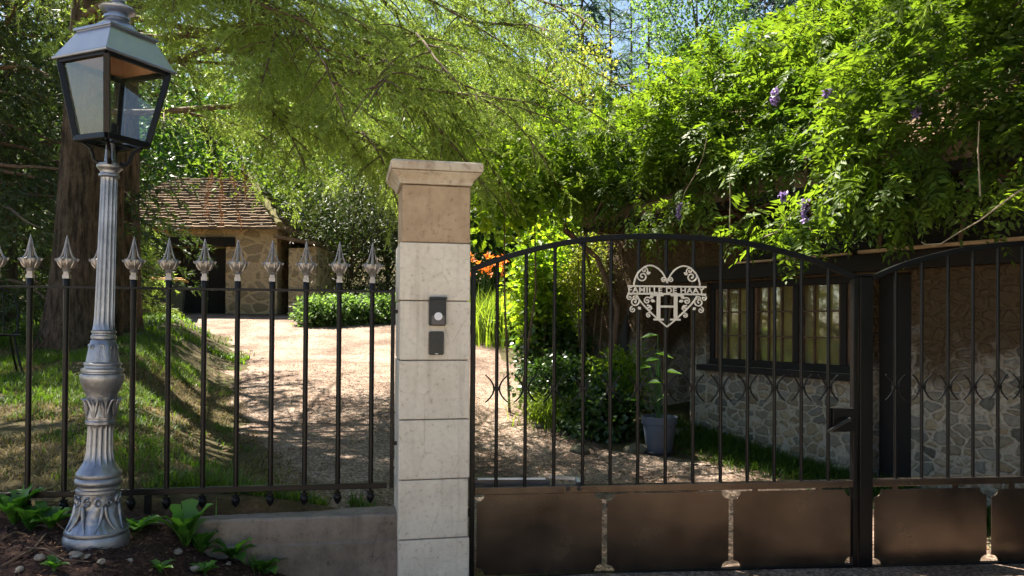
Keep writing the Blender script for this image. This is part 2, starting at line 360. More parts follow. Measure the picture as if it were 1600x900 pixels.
def rubblemat(name, zsplit=None, sc=5.2, render=(.42, .30, .17), st=((.30, .28, .24), (.19, .17, .15), (.40, .33, .25)), mort=(.44, .38, .29)):
    m, n, l, b = newmat(name)
    nz = tex(n, l, 'noise', 9.0, 3, .6); nm = tex(n, l, 'noise', 4.0, 5, .7); tc = n.new('ShaderNodeTexCoord')
    mp = n.new('ShaderNodeMapping'); mp.inputs['Scale'].default_value = (1, 1, 1.55); l.new(tc.outputs['Object'], mp.inputs[0])
    ad = mixc(n, l, .085, mp.outputs[0], nz.outputs['Color'], 'ADD')
    v = n.new('ShaderNodeTexVoronoi'); v.inputs['Scale'].default_value = sc; l.new(ad, v.inputs['Vector'])
    e = n.new('ShaderNodeTexVoronoi'); e.feature = 'DISTANCE_TO_EDGE'; e.inputs['Scale'].default_value = sc; l.new(ad, e.inputs['Vector'])
    sr = ramp(n, l, v.outputs['Color'], [(.12, st[1]), (.34, st[0]), (.5, tuple(x*.62 for x in st[2])), (.66, st[2]), (.88, tuple(x*1.25 for x in st[0]))])
    g = tex(n, l, 'noise', 26, 6, .7); gr = ramp(n, l, g.outputs['Fac'], [(.3, (.6, .58, .55)), (.65, (1.1, 1.1, 1.1))])
    es = n.new('ShaderNodeMath'); es.operation = 'MULTIPLY_ADD'; l.new(nm.outputs['Fac'], es.inputs[0]); es.inputs[1].default_value = -.13; l.new(e.outputs[0], es.inputs[2])
    me = ramp(n, l, es.outputs[0], [(-.0, (1, 1, 1)), (.06, (0, 0, 0))])
    c = mixc(n, l, me.outputs[0], sr.outputs[0], mort)
    if zsplit is not None:                    # above: old ochre render with stones showing through in places
        sp = n.new('ShaderNodeSeparateXYZ'); l.new(tc.outputs['Object'], sp.inputs[0])
        t = tex(n, l, 'noise', 1.6, 5, .65)
        ma = n.new('ShaderNodeMath'); ma.operation = 'MULTIPLY_ADD'; l.new(t.outputs['Fac'], ma.inputs[0]); ma.inputs[1].default_value = 1.5; l.new(sp.outputs['Z'], ma.inputs[2])
        rz = ramp(n, l, ma.outputs[0], [(0, (0, 0, 0)), (1, (1, 1, 1))])
        mr = n.new('ShaderNodeMapRange'); l.new(ma.outputs[0], mr.inputs[0]); mr.inputs[1].default_value = zsplit+.55; mr.inputs[2].default_value = zsplit+.9; n.remove(rz)
        c = mixc(n, l, mr.outputs[0], c, render)
    c = mixc(n, l, 1.0, c, gr.outputs[0], 'MULTIPLY'); l.new(c, b.inputs['Base Color']); b.inputs['Roughness'].default_value = .92; b.inputs['Specular IOR Level'].default_value = .15
    eh = ramp(n, l, es.outputs[0], [(.0, (0, 0, 0)), (.09, (1, 1, 1))])
    b1 = bump(n, l, b, eh.outputs[0], .7, .025); bump(n, l, b, g.outputs['Fac'], .5, .012, b1); return m
M['ground'] = groundmat(); M['gravel'] = gravelmat()
M['housewall'] = rubblemat('house_rubble', 1.2, 6.6, (.08, .054, .03), ((.21, .205, .18), (.09, .09, .08), (.30, .25, .17)), (.34, .315, .26))
M['shedwall'] = rubblemat('shed_rubble', None, 2.8, st=((.40, .31, .20), (.27, .21, .14), (.50, .38, .24)), mort=(.56, .43, .27))
M['asphalt'] = simple('road_surface', (.44, .37, .29), .9, 0, .25, 3, .5, .01, .2, 60)

# ------------------------------------------------------------------ leaves
def unit(a): return a/np.maximum(np.linalg.norm(a, axis=1, keepdims=True), 1e-9)
def leaf_geo(C, D, N, L, W, fold=.15, mid=.42, curl=0.0):
    D = unit(D); S = unit(np.cross(D, N)); N2 = np.cross(S, D); L = L[:, None]; W = W[:, None]; k = len(C)
    P = np.empty((k, 4, 3)); P[:, 0] = C; P[:, 2] = C+D*L-N2*L*curl
    m = C+D*L*mid+N2*W*fold; P[:, 1] = m+S*W*.5; P[:, 3] = m-S*W*.5
    i = np.arange(k)[:, None]*4
    T = np.concatenate([i+np.array([[0, 1, 2]]), i+np.array([[0, 2, 3]])])
    return P.reshape(-1, 3), T
def needle_geo(C, D, N, L, W):
    D = unit(D); S = unit(np.cross(D, N)); k = len(C); P = np.empty((k, 3, 3)); L = L[:, None]; W = W[:, None]
    P[:, 0] = C-S*W*.5; P[:, 1] = C+S*W*.5; P[:, 2] = C+D*L
    return P.reshape(-1, 3), np.arange(k*3).reshape(-1, 3)
def rnd3(n, g=rng): return unit(g.normal(size=(n, 3)))
def cat(parts):
    Vs, Ts, o = [], [], 0
    for V, T in parts: Vs.append(V); Ts.append(T+o); o += len(V)
    return np.concatenate(Vs), np.concatenate(Ts)
def clump_points(g, c, rad, ncl, per, sig, shell=.55, lump=.25):
    d = rnd3(ncl, g); r = shell+(1-shell)*g.random(ncl)**.6
    r *= 1+lump*g.normal(size=ncl)
    cc = d*r[:, None]*np.array(rad)
    P = np.repeat(cc, per, 0); Dn = np.repeat(d, per, 0)
    off = g.normal(size=P.shape)*sig*np.array([1, 1, .75])
    ct = np.repeat(g.random(ncl), per)
    return P+off+np.array(c), unit(Dn*.6+unit(off)*.7), ct
def foliage(name, mat, parent, P, out, ct, g, L, W, droop=.3, jit=.9, fold=.18, tintvar=.5):
    k = len(P); D = unit(out*.6+rnd3(k, g)*jit+np.array([0, 0, -droop])); N = unit(np.array([0, 0, 1.0])+rnd3(k, g)*.8+out*.3)
    V, T = leaf_geo(P, D, N, L*(.6+.7*g.random(k)), W*(.6+.7*g.random(k)), fold)
    t = np.clip(ct*(1-tintvar)+g.random(k)*tintvar, 0, 1)
    return npmesh(name, V, T, mat, parent, np.repeat(t, 4))
def compound(name, mat, parent, P, D, ct, g, L=.2, lw=.05, npair=6):      # pinnate leaves, leaflets in pairs along a drooping rachis
    k = len(P); D = unit(D); Ls = L*(.65+.6*g.random(k)); parts = []; tints = []
    S = unit(np.cross(D, unit(np.array([0, 0, 1.])+rnd3(k, g)*.5))); U = np.cross(S, D)
    for j in range(npair+1):
        f = (j+.8)/(npair+.8); base = P+D*(Ls*f)[:, None]+np.array([0, 0, -1])*(Ls*f*f*.35)[:, None]
        for sgn in ((-1, 1) if j < npair else (0,)):
            dd = unit(S*sgn*1.0+D*(.55 if sgn else 1)+np.array([0, 0, -.35])+rnd3(k, g)*.28)
            ll = Ls*.34*(.75+.5*np.sin(math.pi*min(1, f+.1)))*(.8+.4*g.random(k))
            parts.append(leaf_geo(base, dd, unit(U+rnd3(k, g)*.3), ll, ll*.38, .12)); tints.append(np.repeat(np.clip(ct*.6+g.random(k)*.4, 0, 1), 4))
    V, T = cat(parts); return npmesh(name, V, T, mat, parent, np.concatenate(tints))

def blades(name, mat, parent, P, H, W, g, lean=.5, tint=None, azdir=None, seg=3):      # curved grass blades
    k = len(P); a = g.random(k)*2*math.pi if azdir is None else azdir
    h = np.stack([np.cos(a), np.sin(a), np.zeros(k)], 1); s = np.stack([-np.sin(a), np.cos(a), np.zeros(k)], 1)
    ln = lean*(.4+1.0*g.random(k)); V = np.empty((k, 2*seg+1, 3))
    for j in range(seg+1):
        f = j/seg; q = P+h*(H*ln*f*f)[:, None]+np.array([0, 0, 1.])*(H*(f-.42*np.minimum(ln, 1.2)*f*f))[:, None]
        if j < seg:
            w = (W*(1-f*.75))[:, None]*.5; V[:, 2*j] = q-s*w; V[:, 2*j+1] = q+s*w
        else: V[:, 2*seg] = q
    i = np.arange(k)[:, None]*(2*seg+1); T = []
    for j in range(seg-1):
        T += [i+np.array([[2*j, 2*j+1, 2*j+3]]), i+np.array([[2*j, 2*j+3, 2*j+2]])]
    T += [i+np.array([[2*seg-2, 2*seg-1, 2*seg]])]
    t = g.random(k) if tint is None else tint
    return npmesh(name, V.reshape(-1, 3), np.concatenate(T), mat, parent, np.repeat(t, 2*seg+1))
#@@SETTING@@
# ------------------------------------------------------------------ the setting: ground, driveway, road
def axis(stops):                        # [(pos, step)...] graded coordinates
    out = [stops[0][0]]
    for (a, s), (b_, s2) in zip(stops, stops[1:]):
        x = a
        while x < b_-1e-6:
            f = (x-a)/(b_-a); x = min(b_, x+s*(1-f)+s2*f); out.append(x)
    return np.array(out)
gx = axis([(-90, 5), (-20, 1), (-6, .16), (-3, .05), (-.2, .06), (2, .2), (6, .4), (20, 1.5), (90, 6)])
gy = axis([(-40, 4), (-4, .6), (2, .15), (3.3, .045), (4.9, .045), (7, .09), (12, .18), (22, .35), (40, 1.2), (140, 5)])
XX, YY = np.meshgrid(gx, gy); nx, ny = len(gx), len(gy)
ZZ = terrain(XX, YY)
idx = np.arange(nx*ny).reshape(ny, nx)
Q = np.stack([idx[:-1, :-1], idx[:-1, 1:], idx[1:, 1:], idx[1:, :-1]], -1).reshape(-1, 4)
s_ = YY-fence_y(XX); wl_ = sst(-.05, .1, s_)
wl_ = np.where(YY < 3, 0.55, wl_*.95)
go = npmesh('ground', np.stack([XX, YY, ZZ], -1).reshape(-1, 3), Q, M['ground'], None, wl_.ravel(), True); tag(go, kind='structure')
# driveway sheet, from the gate up to the outbuilding
vy = axis([(1.6, .25), (4.5, .08), (9, .12), (14, .2), (19.6, .25)]); vu = np.linspace(0, 1, 90)
A, B = np.meshgrid(vu, vy)
eL = edgeL(B)+(vnoise(B*2.2, B*0, 11)-.5)*.5*sst(5, 6, B)+(vnoise(B*7, B*0, 12)-.5)*.16; eR = edgeR(B)+(vnoise(B*2, B*0, 13)-.5)*.3
DX = eL+(eR-eL)*A
DZ = terrain(DX, B)+.012-.03*(np.exp(-A*60)+np.exp(-(1-A)*60))
idx = np.arange(DX.size).reshape(DX.shape)
Q = np.stack([idx[:-1, :-1], idx[:-1, 1:], idx[1:, 1:], idx[1:, :-1]], -1).reshape(-1, 4)
tag(npmesh('driveway', np.stack([DX, B, DZ], -1).reshape(-1, 3), Q, M['gravel'], None, None, True), kind='structure')
rd = MB(); rd.add([(-40, -6, -.05), (40, -6, -.05), (40, 1.3, -.05), (-40, 1.3, -.05)], [(0, 1, 2, 3)])
tag(rd.build('road', M['asphalt'], None, 0), kind='structure')

# ------------------------------------------------------------------ house beside the drive
HA = Vector((1.13, 11.26)); HD = Vector((4.12-1.13, 6.18-11.26)).normalized(); TH_H = math.atan2(HD.y, HD.x)
def hu(px, py): return onplane(px, py, HA, TH_H)
house = thing('house', (HA.x, HA.y, 0), 'long low rubble stone house in deep shade behind the gate, its roof buried in wisteria', 'house', rz=TH_H)
# local x along the wall towards the camera, local -y out towards the drive
def walled(us, zs, solid, t):            # boxes for solid cells only, outer faces kept
    b = MB(); y0, y1 = 0, t
    nu, nz = len(us)-1, len(zs)-1
    S = lambda i, j: 0 <= i < nu and 0 <= j < nz and solid(i, j)
    for i in range(nu):
        for j in range(nz):
            if not S(i, j): continue
            x0, x1, z0, z1 = us[i], us[i+1], zs[j], zs[j+1]
            b.add([(x0, y0, z0), (x1, y0, z0), (x1, y0, z1), (x0, y0, z1)], [(0, 1, 2, 3)])
            b.add([(x0, y1, z0), (x1, y1, z0), (x1, y1, z1), (x0, y1, z1)], [(3, 2, 1, 0)])
            if not S(i-1, j): b.add([(x0, y0, z0), (x0, y1, z0), (x0, y1, z1), (x0, y0, z1)], [(3, 2, 1, 0)])
            if not S(i+1, j): b.add([(x1, y0, z0), (x1, y1, z0), (x1, y1, z1), (x1, y0, z1)], [(0, 1, 2, 3)])
            if not S(i, j-1): b.add([(x0, y0, z0), (x1, y0, z0), (x1, y1, z0), (x0, y1, z0)], [(3, 2, 1, 0)])
            if not S(i, j+1): b.add([(x0, y0, z1), (x1, y0, z1), (x1, y1, z1), (x0, y1, z1)], [(0, 1, 2, 3)])
    return b
uo0, uo1 = hu(1003, 600)[0], hu(1078, 600)[0]           # open doorway
uw0, uw1 = hu(1104, 500)[0], hu(1346, 500)[0]           # long window
ud0, ud1 = hu(1356, 500)[0], hu(1424, 500)[0]           # dark door
zs0 = hu(1220, 577)[1]; zs1 = hu(1220, 436)[1]
US = [-.2, .42, uo0, uo1, uw0, uw1, ud0, ud1, 9.5]; ZS = [-.5, zs0, zs1, 2.95]
hole = lambda i, j: (i == 2 and j < 2) or (i == 4 and j == 1) or (i == 6 and j < 2) or (i == 0 and j == 2)
walled(US, ZS, lambda i, j: not hole(i, j), .45).build('wall', M['housewall'], house, 0)
MB().box((-.03+4.5-.18, 4.9, 1.2), (9.4, .3, 3.4)).build('back_wall', M['housewall'], house, 0)
g_ = MB(); g_.box((1.0, 2.6, 1.2), (.3, 4.28, 3.2)); g_.build('gable_wall', M['housewall'], house, 0)
hf = MB(); hf.box((4.5, 2.6, -.02), (8.8, 4.2, .04)); hf.build('floor', M['wood_brown'], house, 0)
rf = MB(); ez, ey = 2.78, -.75                            # roof: a thick slope over the wall, lichen tiles under the wisteria
rf.add([(.85, ey, ez), (9.8, ey, ez), (9.8, 2.6, 5.1), (.85, 2.6, 5.1), (.85, ey, ez+.14), (9.8, ey, ez+.14), (9.8, 2.6, 5.26), (.85, 2.6, 5.26)],
       [(0, 3, 2, 1), (4, 5, 6, 7), (0, 1, 5, 4), (1, 2, 6, 5), (3, 0, 4, 7)])
rf.add([(.85, 5.6, ez), (9.8, 5.6, ez), (9.8, 2.6, 5.1), (.85, 2.6, 5.1), (.85, 5.6, ez+.14), (9.8, 5.6, ez+.14), (9.8, 2.6, 5.26), (.85, 2.6, 5.26)],
       [(0, 1, 2, 3), (7, 6, 5, 4), (4, 5, 1, 0), (5, 6, 2, 1), (4, 0, 3, 7)])
rf.add([(9.8, 2.6, 5.1), (9.8, 5.6, ez), (9.8, ey, ez)], [(0, 1, 2)]); rf.add([(.85, 2.6, 5.1), (.85, ey, ez), (.85, 5.6, ez)], [(0, 1, 2)])
rf.build('roof', M['terracotta'], house, 0)
# dark boards painting the eave's shade, plate beam and the pale strip of timber over the window
bm_ = MB(); bm_.box((5.0, -.06, zs1+.10), (5.6+.8, .12, .16)); bm_.build('lintel', M['wood_dark'], house, 0, .008)
sb = MB()
p0, p1 = hu(1168, 424), hu(1345, 411); p2, p3 = hu(1345, 413), hu(1640, 390)
sb.box(((p0[0]+p1[0])/2, -.155, zs1+.195), (p1[0]-p0[0], .06, .022)); sb.build('pale_batten', M['wood_pale'], house, 0, .004)
sb = MB(); sb.box(((p2[0]+p3[0])/2+.05, -.16, zs1+.20), (p3[0]-p2[0]-.1, .07, .03)); sb.build('pale_batten', M['wood_pale'], house, 0, .004)
fb = MB(); fb.box((5.3, ey+.03, ez+.02), (8.86, .05, .2)); fb.build('fascia', M['wood_dark'], house, 0, .006)
for k in range(11):
    bk = MB(); bk.box((1.1+k*.8, -.36, 2.74), (.09, .66, .12)); bk.build('rafter_end', M['wood_brown'], house, 0, .006)
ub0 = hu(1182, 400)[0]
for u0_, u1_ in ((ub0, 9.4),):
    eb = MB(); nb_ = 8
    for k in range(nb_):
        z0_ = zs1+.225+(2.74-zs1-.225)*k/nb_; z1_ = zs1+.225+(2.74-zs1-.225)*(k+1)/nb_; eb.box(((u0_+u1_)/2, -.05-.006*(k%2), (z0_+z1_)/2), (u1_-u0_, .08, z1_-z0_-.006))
    eb.build('eave_shade_boards', M['wood_dark'], house, 0)  # near-black boards stand in for the deep shade under the eave
# window: dark timber frame, mullions, fine glazing bars, panes, amber sheet behind painting their reflection
wfr = MB(); zb, zt = zs0, zs1; yw = .10
fw = .075
for z in (zb+fw/2, zt-fw/2): wfr.box(((uw0+uw1)/2, yw, z), (uw1-uw0, .10, fw))
wframe = wfr.build('window', M['wood_dark'], house, 0, .006)
ml = [uw0+fw/2]+[hu(x, 500)[0] for x in (1168, 1238, 1312)]+[uw1-fw/2]
for x in ml:
    b = MB(); b.box((x, yw, (zb+zt)/2), (.07, .10, zt-zb-2*fw-.004)); b.build('mullion', M['wood_dark'], wframe, 0, .006)
for a, c in zip(ml, ml[1:]):
    a += .035; c -= .035; b = MB(); nb = 3 if c-a > .5 else 2
    b.bar((a+.015, yw, zb+fw), (a+.015, yw, zt-fw), .03, .05); b.bar((c-.015, yw, zb+fw), (c-.015, yw, zt-fw), .03, .05)
    for k in range(1, nb): x = a+(c-a)*k/nb; b.bar((x, yw, zb+fw), (x, yw, zt-fw), .018, .03)
    for k in (1, 2): z = zb+fw+(zt-zb-2*fw)*k/3; b.box(((a+c)/2, yw, z), (c-a-.06, .026, .018))
    b.build('glazing_bars', M['wood_brown'], wframe, 0)
    MB().box(((a+c)/2, yw+.02, (zb+zt)/2), (c-a-.05, .004, zt-zb-2*fw)).build('pane', M['winglass'], wframe, 0)
sill = MB(); sill.box(((uw0+uw1)/2, -.03, zb-.035), (uw1-uw0+.12, .16, .065)); sill.build('sill', M['wood_dark'], wframe, 0, .006)
cu = MB(); W_ = uw1-uw0-.1; n_ = 60
V = [(uw0+.05+W_*k/n_, .22+.03*math.sin(k*1.3)+.02*math.sin(k*.5), z) for z in (zb, zt) for k in range(n_+1)]
cu.add(V, [(k, k+1, n_+2+k, n_+1+k) for k in range(n_)]); cu.build('reflection_sheet', M['reflection_sheet'], house, 60)
dr = MB(); dr.box(((ud0+ud1)/2, .2, (zs1-.5)/2-.0), (ud1-ud0-.01, .06, zs1+.49)); dr.build('door', M['wood_dark'], house, 0, .004)
stp = MB(); stp.box(((uo0+uo1)/2, -.25, .1), (uo1-uo0+.4, .5, .3)); stp.build('doorstep', M['rock'], house, 0, .02)

# ------------------------------------------------------------------ outbuilding at the head of the drive
SY = 20.0
e0, e1 = at(130, 356, SY), at(440, 356, SY); sz = tz(-7, SY)-.05
shed = thing('outbuilding', (e0.x, SY, sz), 'small rubble stone outbuilding with mossy tiled hip roof at the head of the drive', 'outbuilding', rz=R(-2))
SW = e1.x-e0.x; SH = e0.z-sz
sx = lambda px: at(px, 400, SY).x-e0.x
dz = at(300, 386, SY).z-sz
US = [0, sx(246), sx(356), SW-.05]; ZS = [-.4, dz, SH]
walled(US, ZS, lambda i, j: not (i == 1 and j == 0), .4).build('wall', M['shedwall'], shed, 0)
for x_ in (.2, SW-.27): MB().box((x_, 2.5, SH/2-.2), (.4, 4.1, SH+.39)).build('side_wall', M['shedwall'], shed, 0)
b = MB(); x0, x1 = sx(284), sx(354)
for k in range(5): b.box((x0+(x1-x0)*(k+.5)/5, .22, dz/2-.01), ((x1-x0)/5-.008, .05, dz-.03))
door = b.build('door', M['wood_dark'], shed, 0, .004)
MB().box(((sx(248)+sx(282))/2, .25, dz/2), (sx(282)-sx(248), .05, dz-.03)).build('boarded_panel', M['wood_dark'], shed, 0)
MB().box(((sx(243)+sx(371))/2, -.015, dz+.12), (sx(371)-sx(243), .12, .24)).build('lintel', M['wood_dark'], shed, 0, .01)
# hip roof made of overlapping rows of flat tiles
b = MB(); ov = .28; X0, X1, Y0, Y1 = -ov, SW+.12, -ov, 4.8; rise = 1.75; nr = 18; rr = random.Random(3)
xa, xb, ya, yb = 1.75, 1.75, (Y1-Y0)/2, (Y1-Y0)/2
def lev(k): f = k/nr; return X0+xa*f, X1-xb*f, Y0+ya*.96*f, Y1-yb*.96*f, SH-.06+rise*f
for k in range(nr):
    a = lev(k); c = lev(k+1); th = .07
    def strip(p, q, p2, q2, inw):
        n = max(3, int((Vector(q)-Vector(p)).length/.2))
        for i in range(n):
            f0, f1 = i/n, (i+1)/n; dzz = rr.uniform(-.012, .02); dy = rr.uniform(-.015, .015)
            A_ = Vector(p).lerp(Vector(q), f0); B_ = Vector(p).lerp(Vector(q), f1); C_ = Vector(p2).lerp(Vector(q2), f1); D_ = Vector(p2).lerp(Vector(q2), f0)
            o = Vector(inw)*dy; up = Vector((0, 0, th+dzz))
            b.add([A_+o+up, B_+o+up, C_+Vector((0, 0, .01+dzz)), D_+Vector((0, 0, .01+dzz)), A_+o, B_+o], [(0, 1, 2, 3), (4, 5, 1, 0), (4, 0, 3), (5, 2, 1)])
    strip((a[0], a[2], a[4]), (a[1], a[2], a[4]), (c[0], c[2], c[4]), (c[1], c[2], c[4]), (0, 1, 0))
    strip((a[1], a[2], a[4]), (a[1], a[3], a[4]), (c[1], c[2], c[4]), (c[1], c[3], c[4]), (-1, 0, 0))
    strip((a[0], a[3], a[4]), (a[0], a[2], a[4]), (c[0], c[3], c[4]), (c[0], c[2], c[4]), (1, 0, 0))
roof = b.build('roof', M['terracotta'], shed, 0)
b = MB(); P = []
for k in range(26):
    f = k/25; a = lev(f*nr); P.append((a[1]+rr.uniform(-.03, .03), a[2]+rr.uniform(-.03, .03), a[4]+.1+rr.uniform(-.03, .03)))
b.tube(P, [.09+rr.uniform(-.02, .02) for _ in P], 7); b.build('ridge_tiles', M['moss'], roof)
# lean-to on its right side: dark open store under a short tiled roof
lx0, lx1 = SW-.02, sx(498); lz = at(470, 383, SY).z-sz
lean = MB(); lean.box((lx1-.1, .9, lz/2-.2), (.2, 1.8, lz+.3)); lean.box(((lx0+lx1)/2, 1.75, lz/2), (lx1-lx0-.3, .2, lz)); lean.box((lx1-.45, .02, lz/2-.2), (.5, .18, lz+.2))
lean.build('lean_to_wall', M['shedwall'], shed, 0)
lr = MB(); lr.add([(lx0-.03, -.3, lz+.14), (lx1+.05, -.3, lz-.05), (lx1+.05, 2.2, lz-.05), (lx0-.03, 2.2, lz+.14), (lx0-.03, -.3, lz+.22), (lx1+.05, -.3, lz+.04), (lx1+.05, 2.2, lz+.04), (lx0-.03, 2.2, lz+.22)],
       [(3, 2, 1, 0), (4, 5, 6, 7), (0, 1, 5, 4), (1, 2, 6, 5), (2, 3, 7, 6)]); lr.build('lean_to_roof', M['terracotta'], shed, 0)
MB().box(((lx0+lx1)/2-.25, .9, lz+.02), (lx1-lx0-.6, .1, .12)).build('lean_to_beam', M['wood_dark'], shed, 0)

# wheeled bin by the outbuilding door
wb = ground(262, 492); wy = 18.6; q = at(262, 492, wy)
bw = at(286, 480, wy).x-at(234, 480, wy).x; bh = at(260, 436, wy).z-tz(q.x, wy)
wbin = thing('wheeled_bin', (q.x, wy, tz(q.x, wy)), 'dark green wheeled rubbish bin with a tan lid beside the outbuilding door', 'bin', rz=R(18))
b = MB(); w0, w1, d0, d1 = bw*.40, bw*.47, .30, .38
b.add([(-w0, -d0, .08), (w0, -d0, .08), (w0, d0, .08), (-w0, d0, .08), (-w1, -d1, bh-.08), (w1, -d1, bh-.08), (w1, d1, bh-.08), (-w1, d1, bh-.08)], [(3, 2, 1, 0), (4, 5, 6, 7), (0, 1, 5, 4), (1, 2, 6, 5), (2, 3, 7, 6), (3, 0, 4, 7)])
b.box((0, -d1-.01, bh-.12), (w1*2+.06, .06, .07)); b.build('body', M['binbody'], wbin, 0, .015)
b = MB(); b.box((0, 0, bh-.045), (w1*2+.1, d1*2+.1, .05)); b.box((0, 0, bh), (w1*2-.06, d1*2-.1, .045)); b.build('lid', M['binlid'], wbin, 0, .015)
b = MB(); b.tube([(-w1*.7, d1+.02, bh-.12), (-w1*.7, d1+.1, bh-.09), (w1*.7, d1+.1, bh-.09), (w1*.7, d1+.02, bh-.12)], .018, 6); b.build('handle', M['binbody'], wbin)
for s in (-1, 1):
    b = MB(); b.lathe([(.02, -.03), (.1, -.03), (.1, .03), (.02, .03)], 20); o = b.build('wheel', M['rubber'], wbin); o.rotation_euler = (0, R(90), 0); o.location = (s*(w0+.02), d0-.02, .1)

# ------------------------------------------------------------------ low wall under the fence
wall = thing('low_wall', (FO[0], FO[1], 0), 'low weathered concrete wall under the spear-topped fence, half buried in soil', 'wall', rz=TH_F)
zt_ = onplane(450, 803, FO, TH_F)[1]
b = MB(); n = 80; L0, L1 = -4.6, .06; rr = random.Random(5); V = []
for i in range(n+1):
    x = L0+(L1-L0)*i/n; j = [rr.uniform(-.0025, .0025) for _ in range(4)]
    V += [(x, -.112, -.3), (x, -.112+j[0]*.6, zt_-.155), (x, -.098+j[0], zt_-.145), (x, -.1+j[1], zt_-.012+j[2]), (x, -.085+j[1], zt_+j[2]), (x, .11, zt_+j[3]), (x, .11, -.3)]
b.add(V, [(i*7+k, (i+1)*7+k, (i+1)*7+k+1, i*7+k+1) for i in range(n) for k in range(6)]+[(6, 5, 4, 3, 2, 1, 0), tuple(n*7+k for k in range(7))])
b.build('wall_body', M['concrete'], wall, 30)

# ------------------------------------------------------------------ gate pillar
TH_P = R(12); PO = at(624, 600, 4.44); PO = (PO.x, PO.y)
pu = lambda px, py: onplane(px, py, PO, TH_P)
pillar = thing('gate_pillar', (PO[0], PO[1], 0), 'pale dressed stone gate pillar with a moulded cap between the fence and the gate', 'pillar', rz=TH_P)
PW = pu(734, 600)[0]
joints = [-.35]+[pu(680, y)[1] for y in (842, 749, 655.5, 563, 470, 379)]+[pu(680, 289)[1]]
ctr = (PW/2, PW/2)
rr = random.Random(2)
for k in range(len(joints)-1):
    z0, z1 = joints[k]+.003, joints[k+1]-.003; top = k == len(joints)-2
    w = PW-(.012 if top else 0)+rr.uniform(-.004, .004)
    b = MB(); b.box((ctr[0]+rr.uniform(-.003, .003)+(.004 if top else 0), ctr[1], (z0+z1)/2), (w, w, z1-z0))
    o = b.build('stone_block', M['stone_brown' if top else 'stone'], pillar, 0, .006)
    if top: o['label'] = 'browner pitted stone block right under the cap'
b = MB(); b.box((ctr[0], ctr[1], (joints[0]+joints[-1])/2), (PW-.03, PW-.03, joints[-1]-joints[0]-.01)); b.build('mortar_core', M['mortar'], pillar, 0)
zc = joints[-1]; h2 = PW/2
def sqlathe(prof, mat, name, bev=.004):
    b = MB(); V = []; m = len(prof)
    for r, z in prof: V += [(ctr[0]+sx_*r, ctr[1]+sy_*r, z) for sx_, sy_ in ((-1, -1), (1, -1), (1, 1), (-1, 1))]
    b.add(V, [(i*4+k, i*4+(k+1) % 4, (i+1)*4+(k+1) % 4, (i+1)*4+k) for i in range(m-1) for k in range(4)]+[(3, 2, 1, 0), tuple((m-1)*4+k for k in range(4))])
    return b.build(name, mat, pillar, 0, bev)
zl = pu(680, 257)[1]
sc_ = (zl-zc)/.13
prof = [(h2+.000, zc+.002)]+[(h2+.006+.040*(1-math.cos(math.pi/2*f)), zc+.004+.062*sc_*f) for f in np.linspace(0, 1, 8)]+[(h2+.052, zc+.07*sc_), (h2+.052, zc+.078*sc_)]
cap = sqlathe(prof, M['stone_cap'], 'cap_moulding', .002)
sqlathe([(h2+.05, zc+.081*sc_), (h2+.062, zc+.084*sc_), (h2+.064, zl), (h2+.05, zl+.012), (.01, zl+.035)], M['stone_cap'], 'cap_slab', .004)
# door intercom and reader on the pillar face
def onp(px, py): u, z = pu(px, py); return u, z
u0, z0 = onp(669.5, 509); u1, z1 = onp(696.5, 464.5)
bell = thing('video_doorbell', (PO[0], PO[1], 0), 'small black video doorbell with a round white button on the stone pillar', 'doorbell', rz=TH_P)
w, h = u1-u0, z1-z0; cx_, cz_ = (u0+u1)/2, (z0+z1)/2
def rrect(cx, cz, w, h, r, n=5):
    P = []
    for (sx_, sz_, a0) in ((1, 1, 0), (-1, 1, 90), (-1, -1, 180), (1, -1, 270)):
        for k in range(n+1): a = R(a0+90*k/n); P.append((cx+sx_*(w/2-r)+r*math.cos(a), cz+sz_*(h/2-r)+r*math.sin(a)))
    return P
b = MB(); b.prism(rrect(cx_, cz_, w, h, .012), -.022, .002); b.build('housing', M['plastic'], bell, 30, .003)
b = MB(); b.prism(rrect(cx_+.003, cz_+h/2-.006, w+.004, .014, .005), -.036, -.0225); b.build('rain_hood', M['plastic'], bell, 30, .002)
b = MB(); b.prism(rrect(cx_+.004, cz_-h*.30, w*.76, h*.32, .006), -.0285, -.0225); b.build('lower_plate', M['greyplastic'], bell, 30, .001)
b = MB(); b.prism(rrect(cx_+.004, cz_+h*.17, w*.76, h*.5, .004), -.0275, -.0225); b.build('camera_window', M['plastic'], bell, 30, .001)
def disc(name, r, y0, y1, cx, cz, mat, par, n=24, rt=0):
    b = MB(); b.prism([(cx+r*math.cos(2*math.pi*k/n), cz+r*math.sin(2*math.pi*k/n)) for k in range(n)], y0, y1); return b.build(name, mat, par, 30, .001)
b = MB(); P = [(cx_+.004+.009*math.cos(a), -.0285, cz_+h*.26+.009*math.sin(a)) for a in np.linspace(0, 2*math.pi, 24)]; b.tube(P, .0012, 6); b.build('lens_ring', M['greyplastic'], bell)
disc('lens', .006, -.0295, -.0275, cx_+.004, cz_+h*.26, M['plastic'], bell)
disc('button', .0235, -.034, -.0285, cx_+.004, cz_-h*.17, M['whitebutton'], bell)
u0, z0 = onp(669.5, 554.5); u1, z1 = onp(693, 518); w, h = u1-u0, z1-z0; cx_, cz_ = (u0+u1)/2, (z0+z1)/2
rdr = thing('card_reader', (PO[0], PO[1], 0), 'plain black card reader box below the doorbell on the stone pillar', 'card reader', rz=TH_P)
b = MB(); b.prism(rrect(cx_, cz_, w, h, .010), -.018, .002); b.build('housing', M['plastic'], rdr, 30, .003)
b = MB(); b.box((cx_+.002, -.0185, cz_-h*.45), (.016, .003, .005)); b.build('label_strip', M['whitebutton'], rdr, 0)
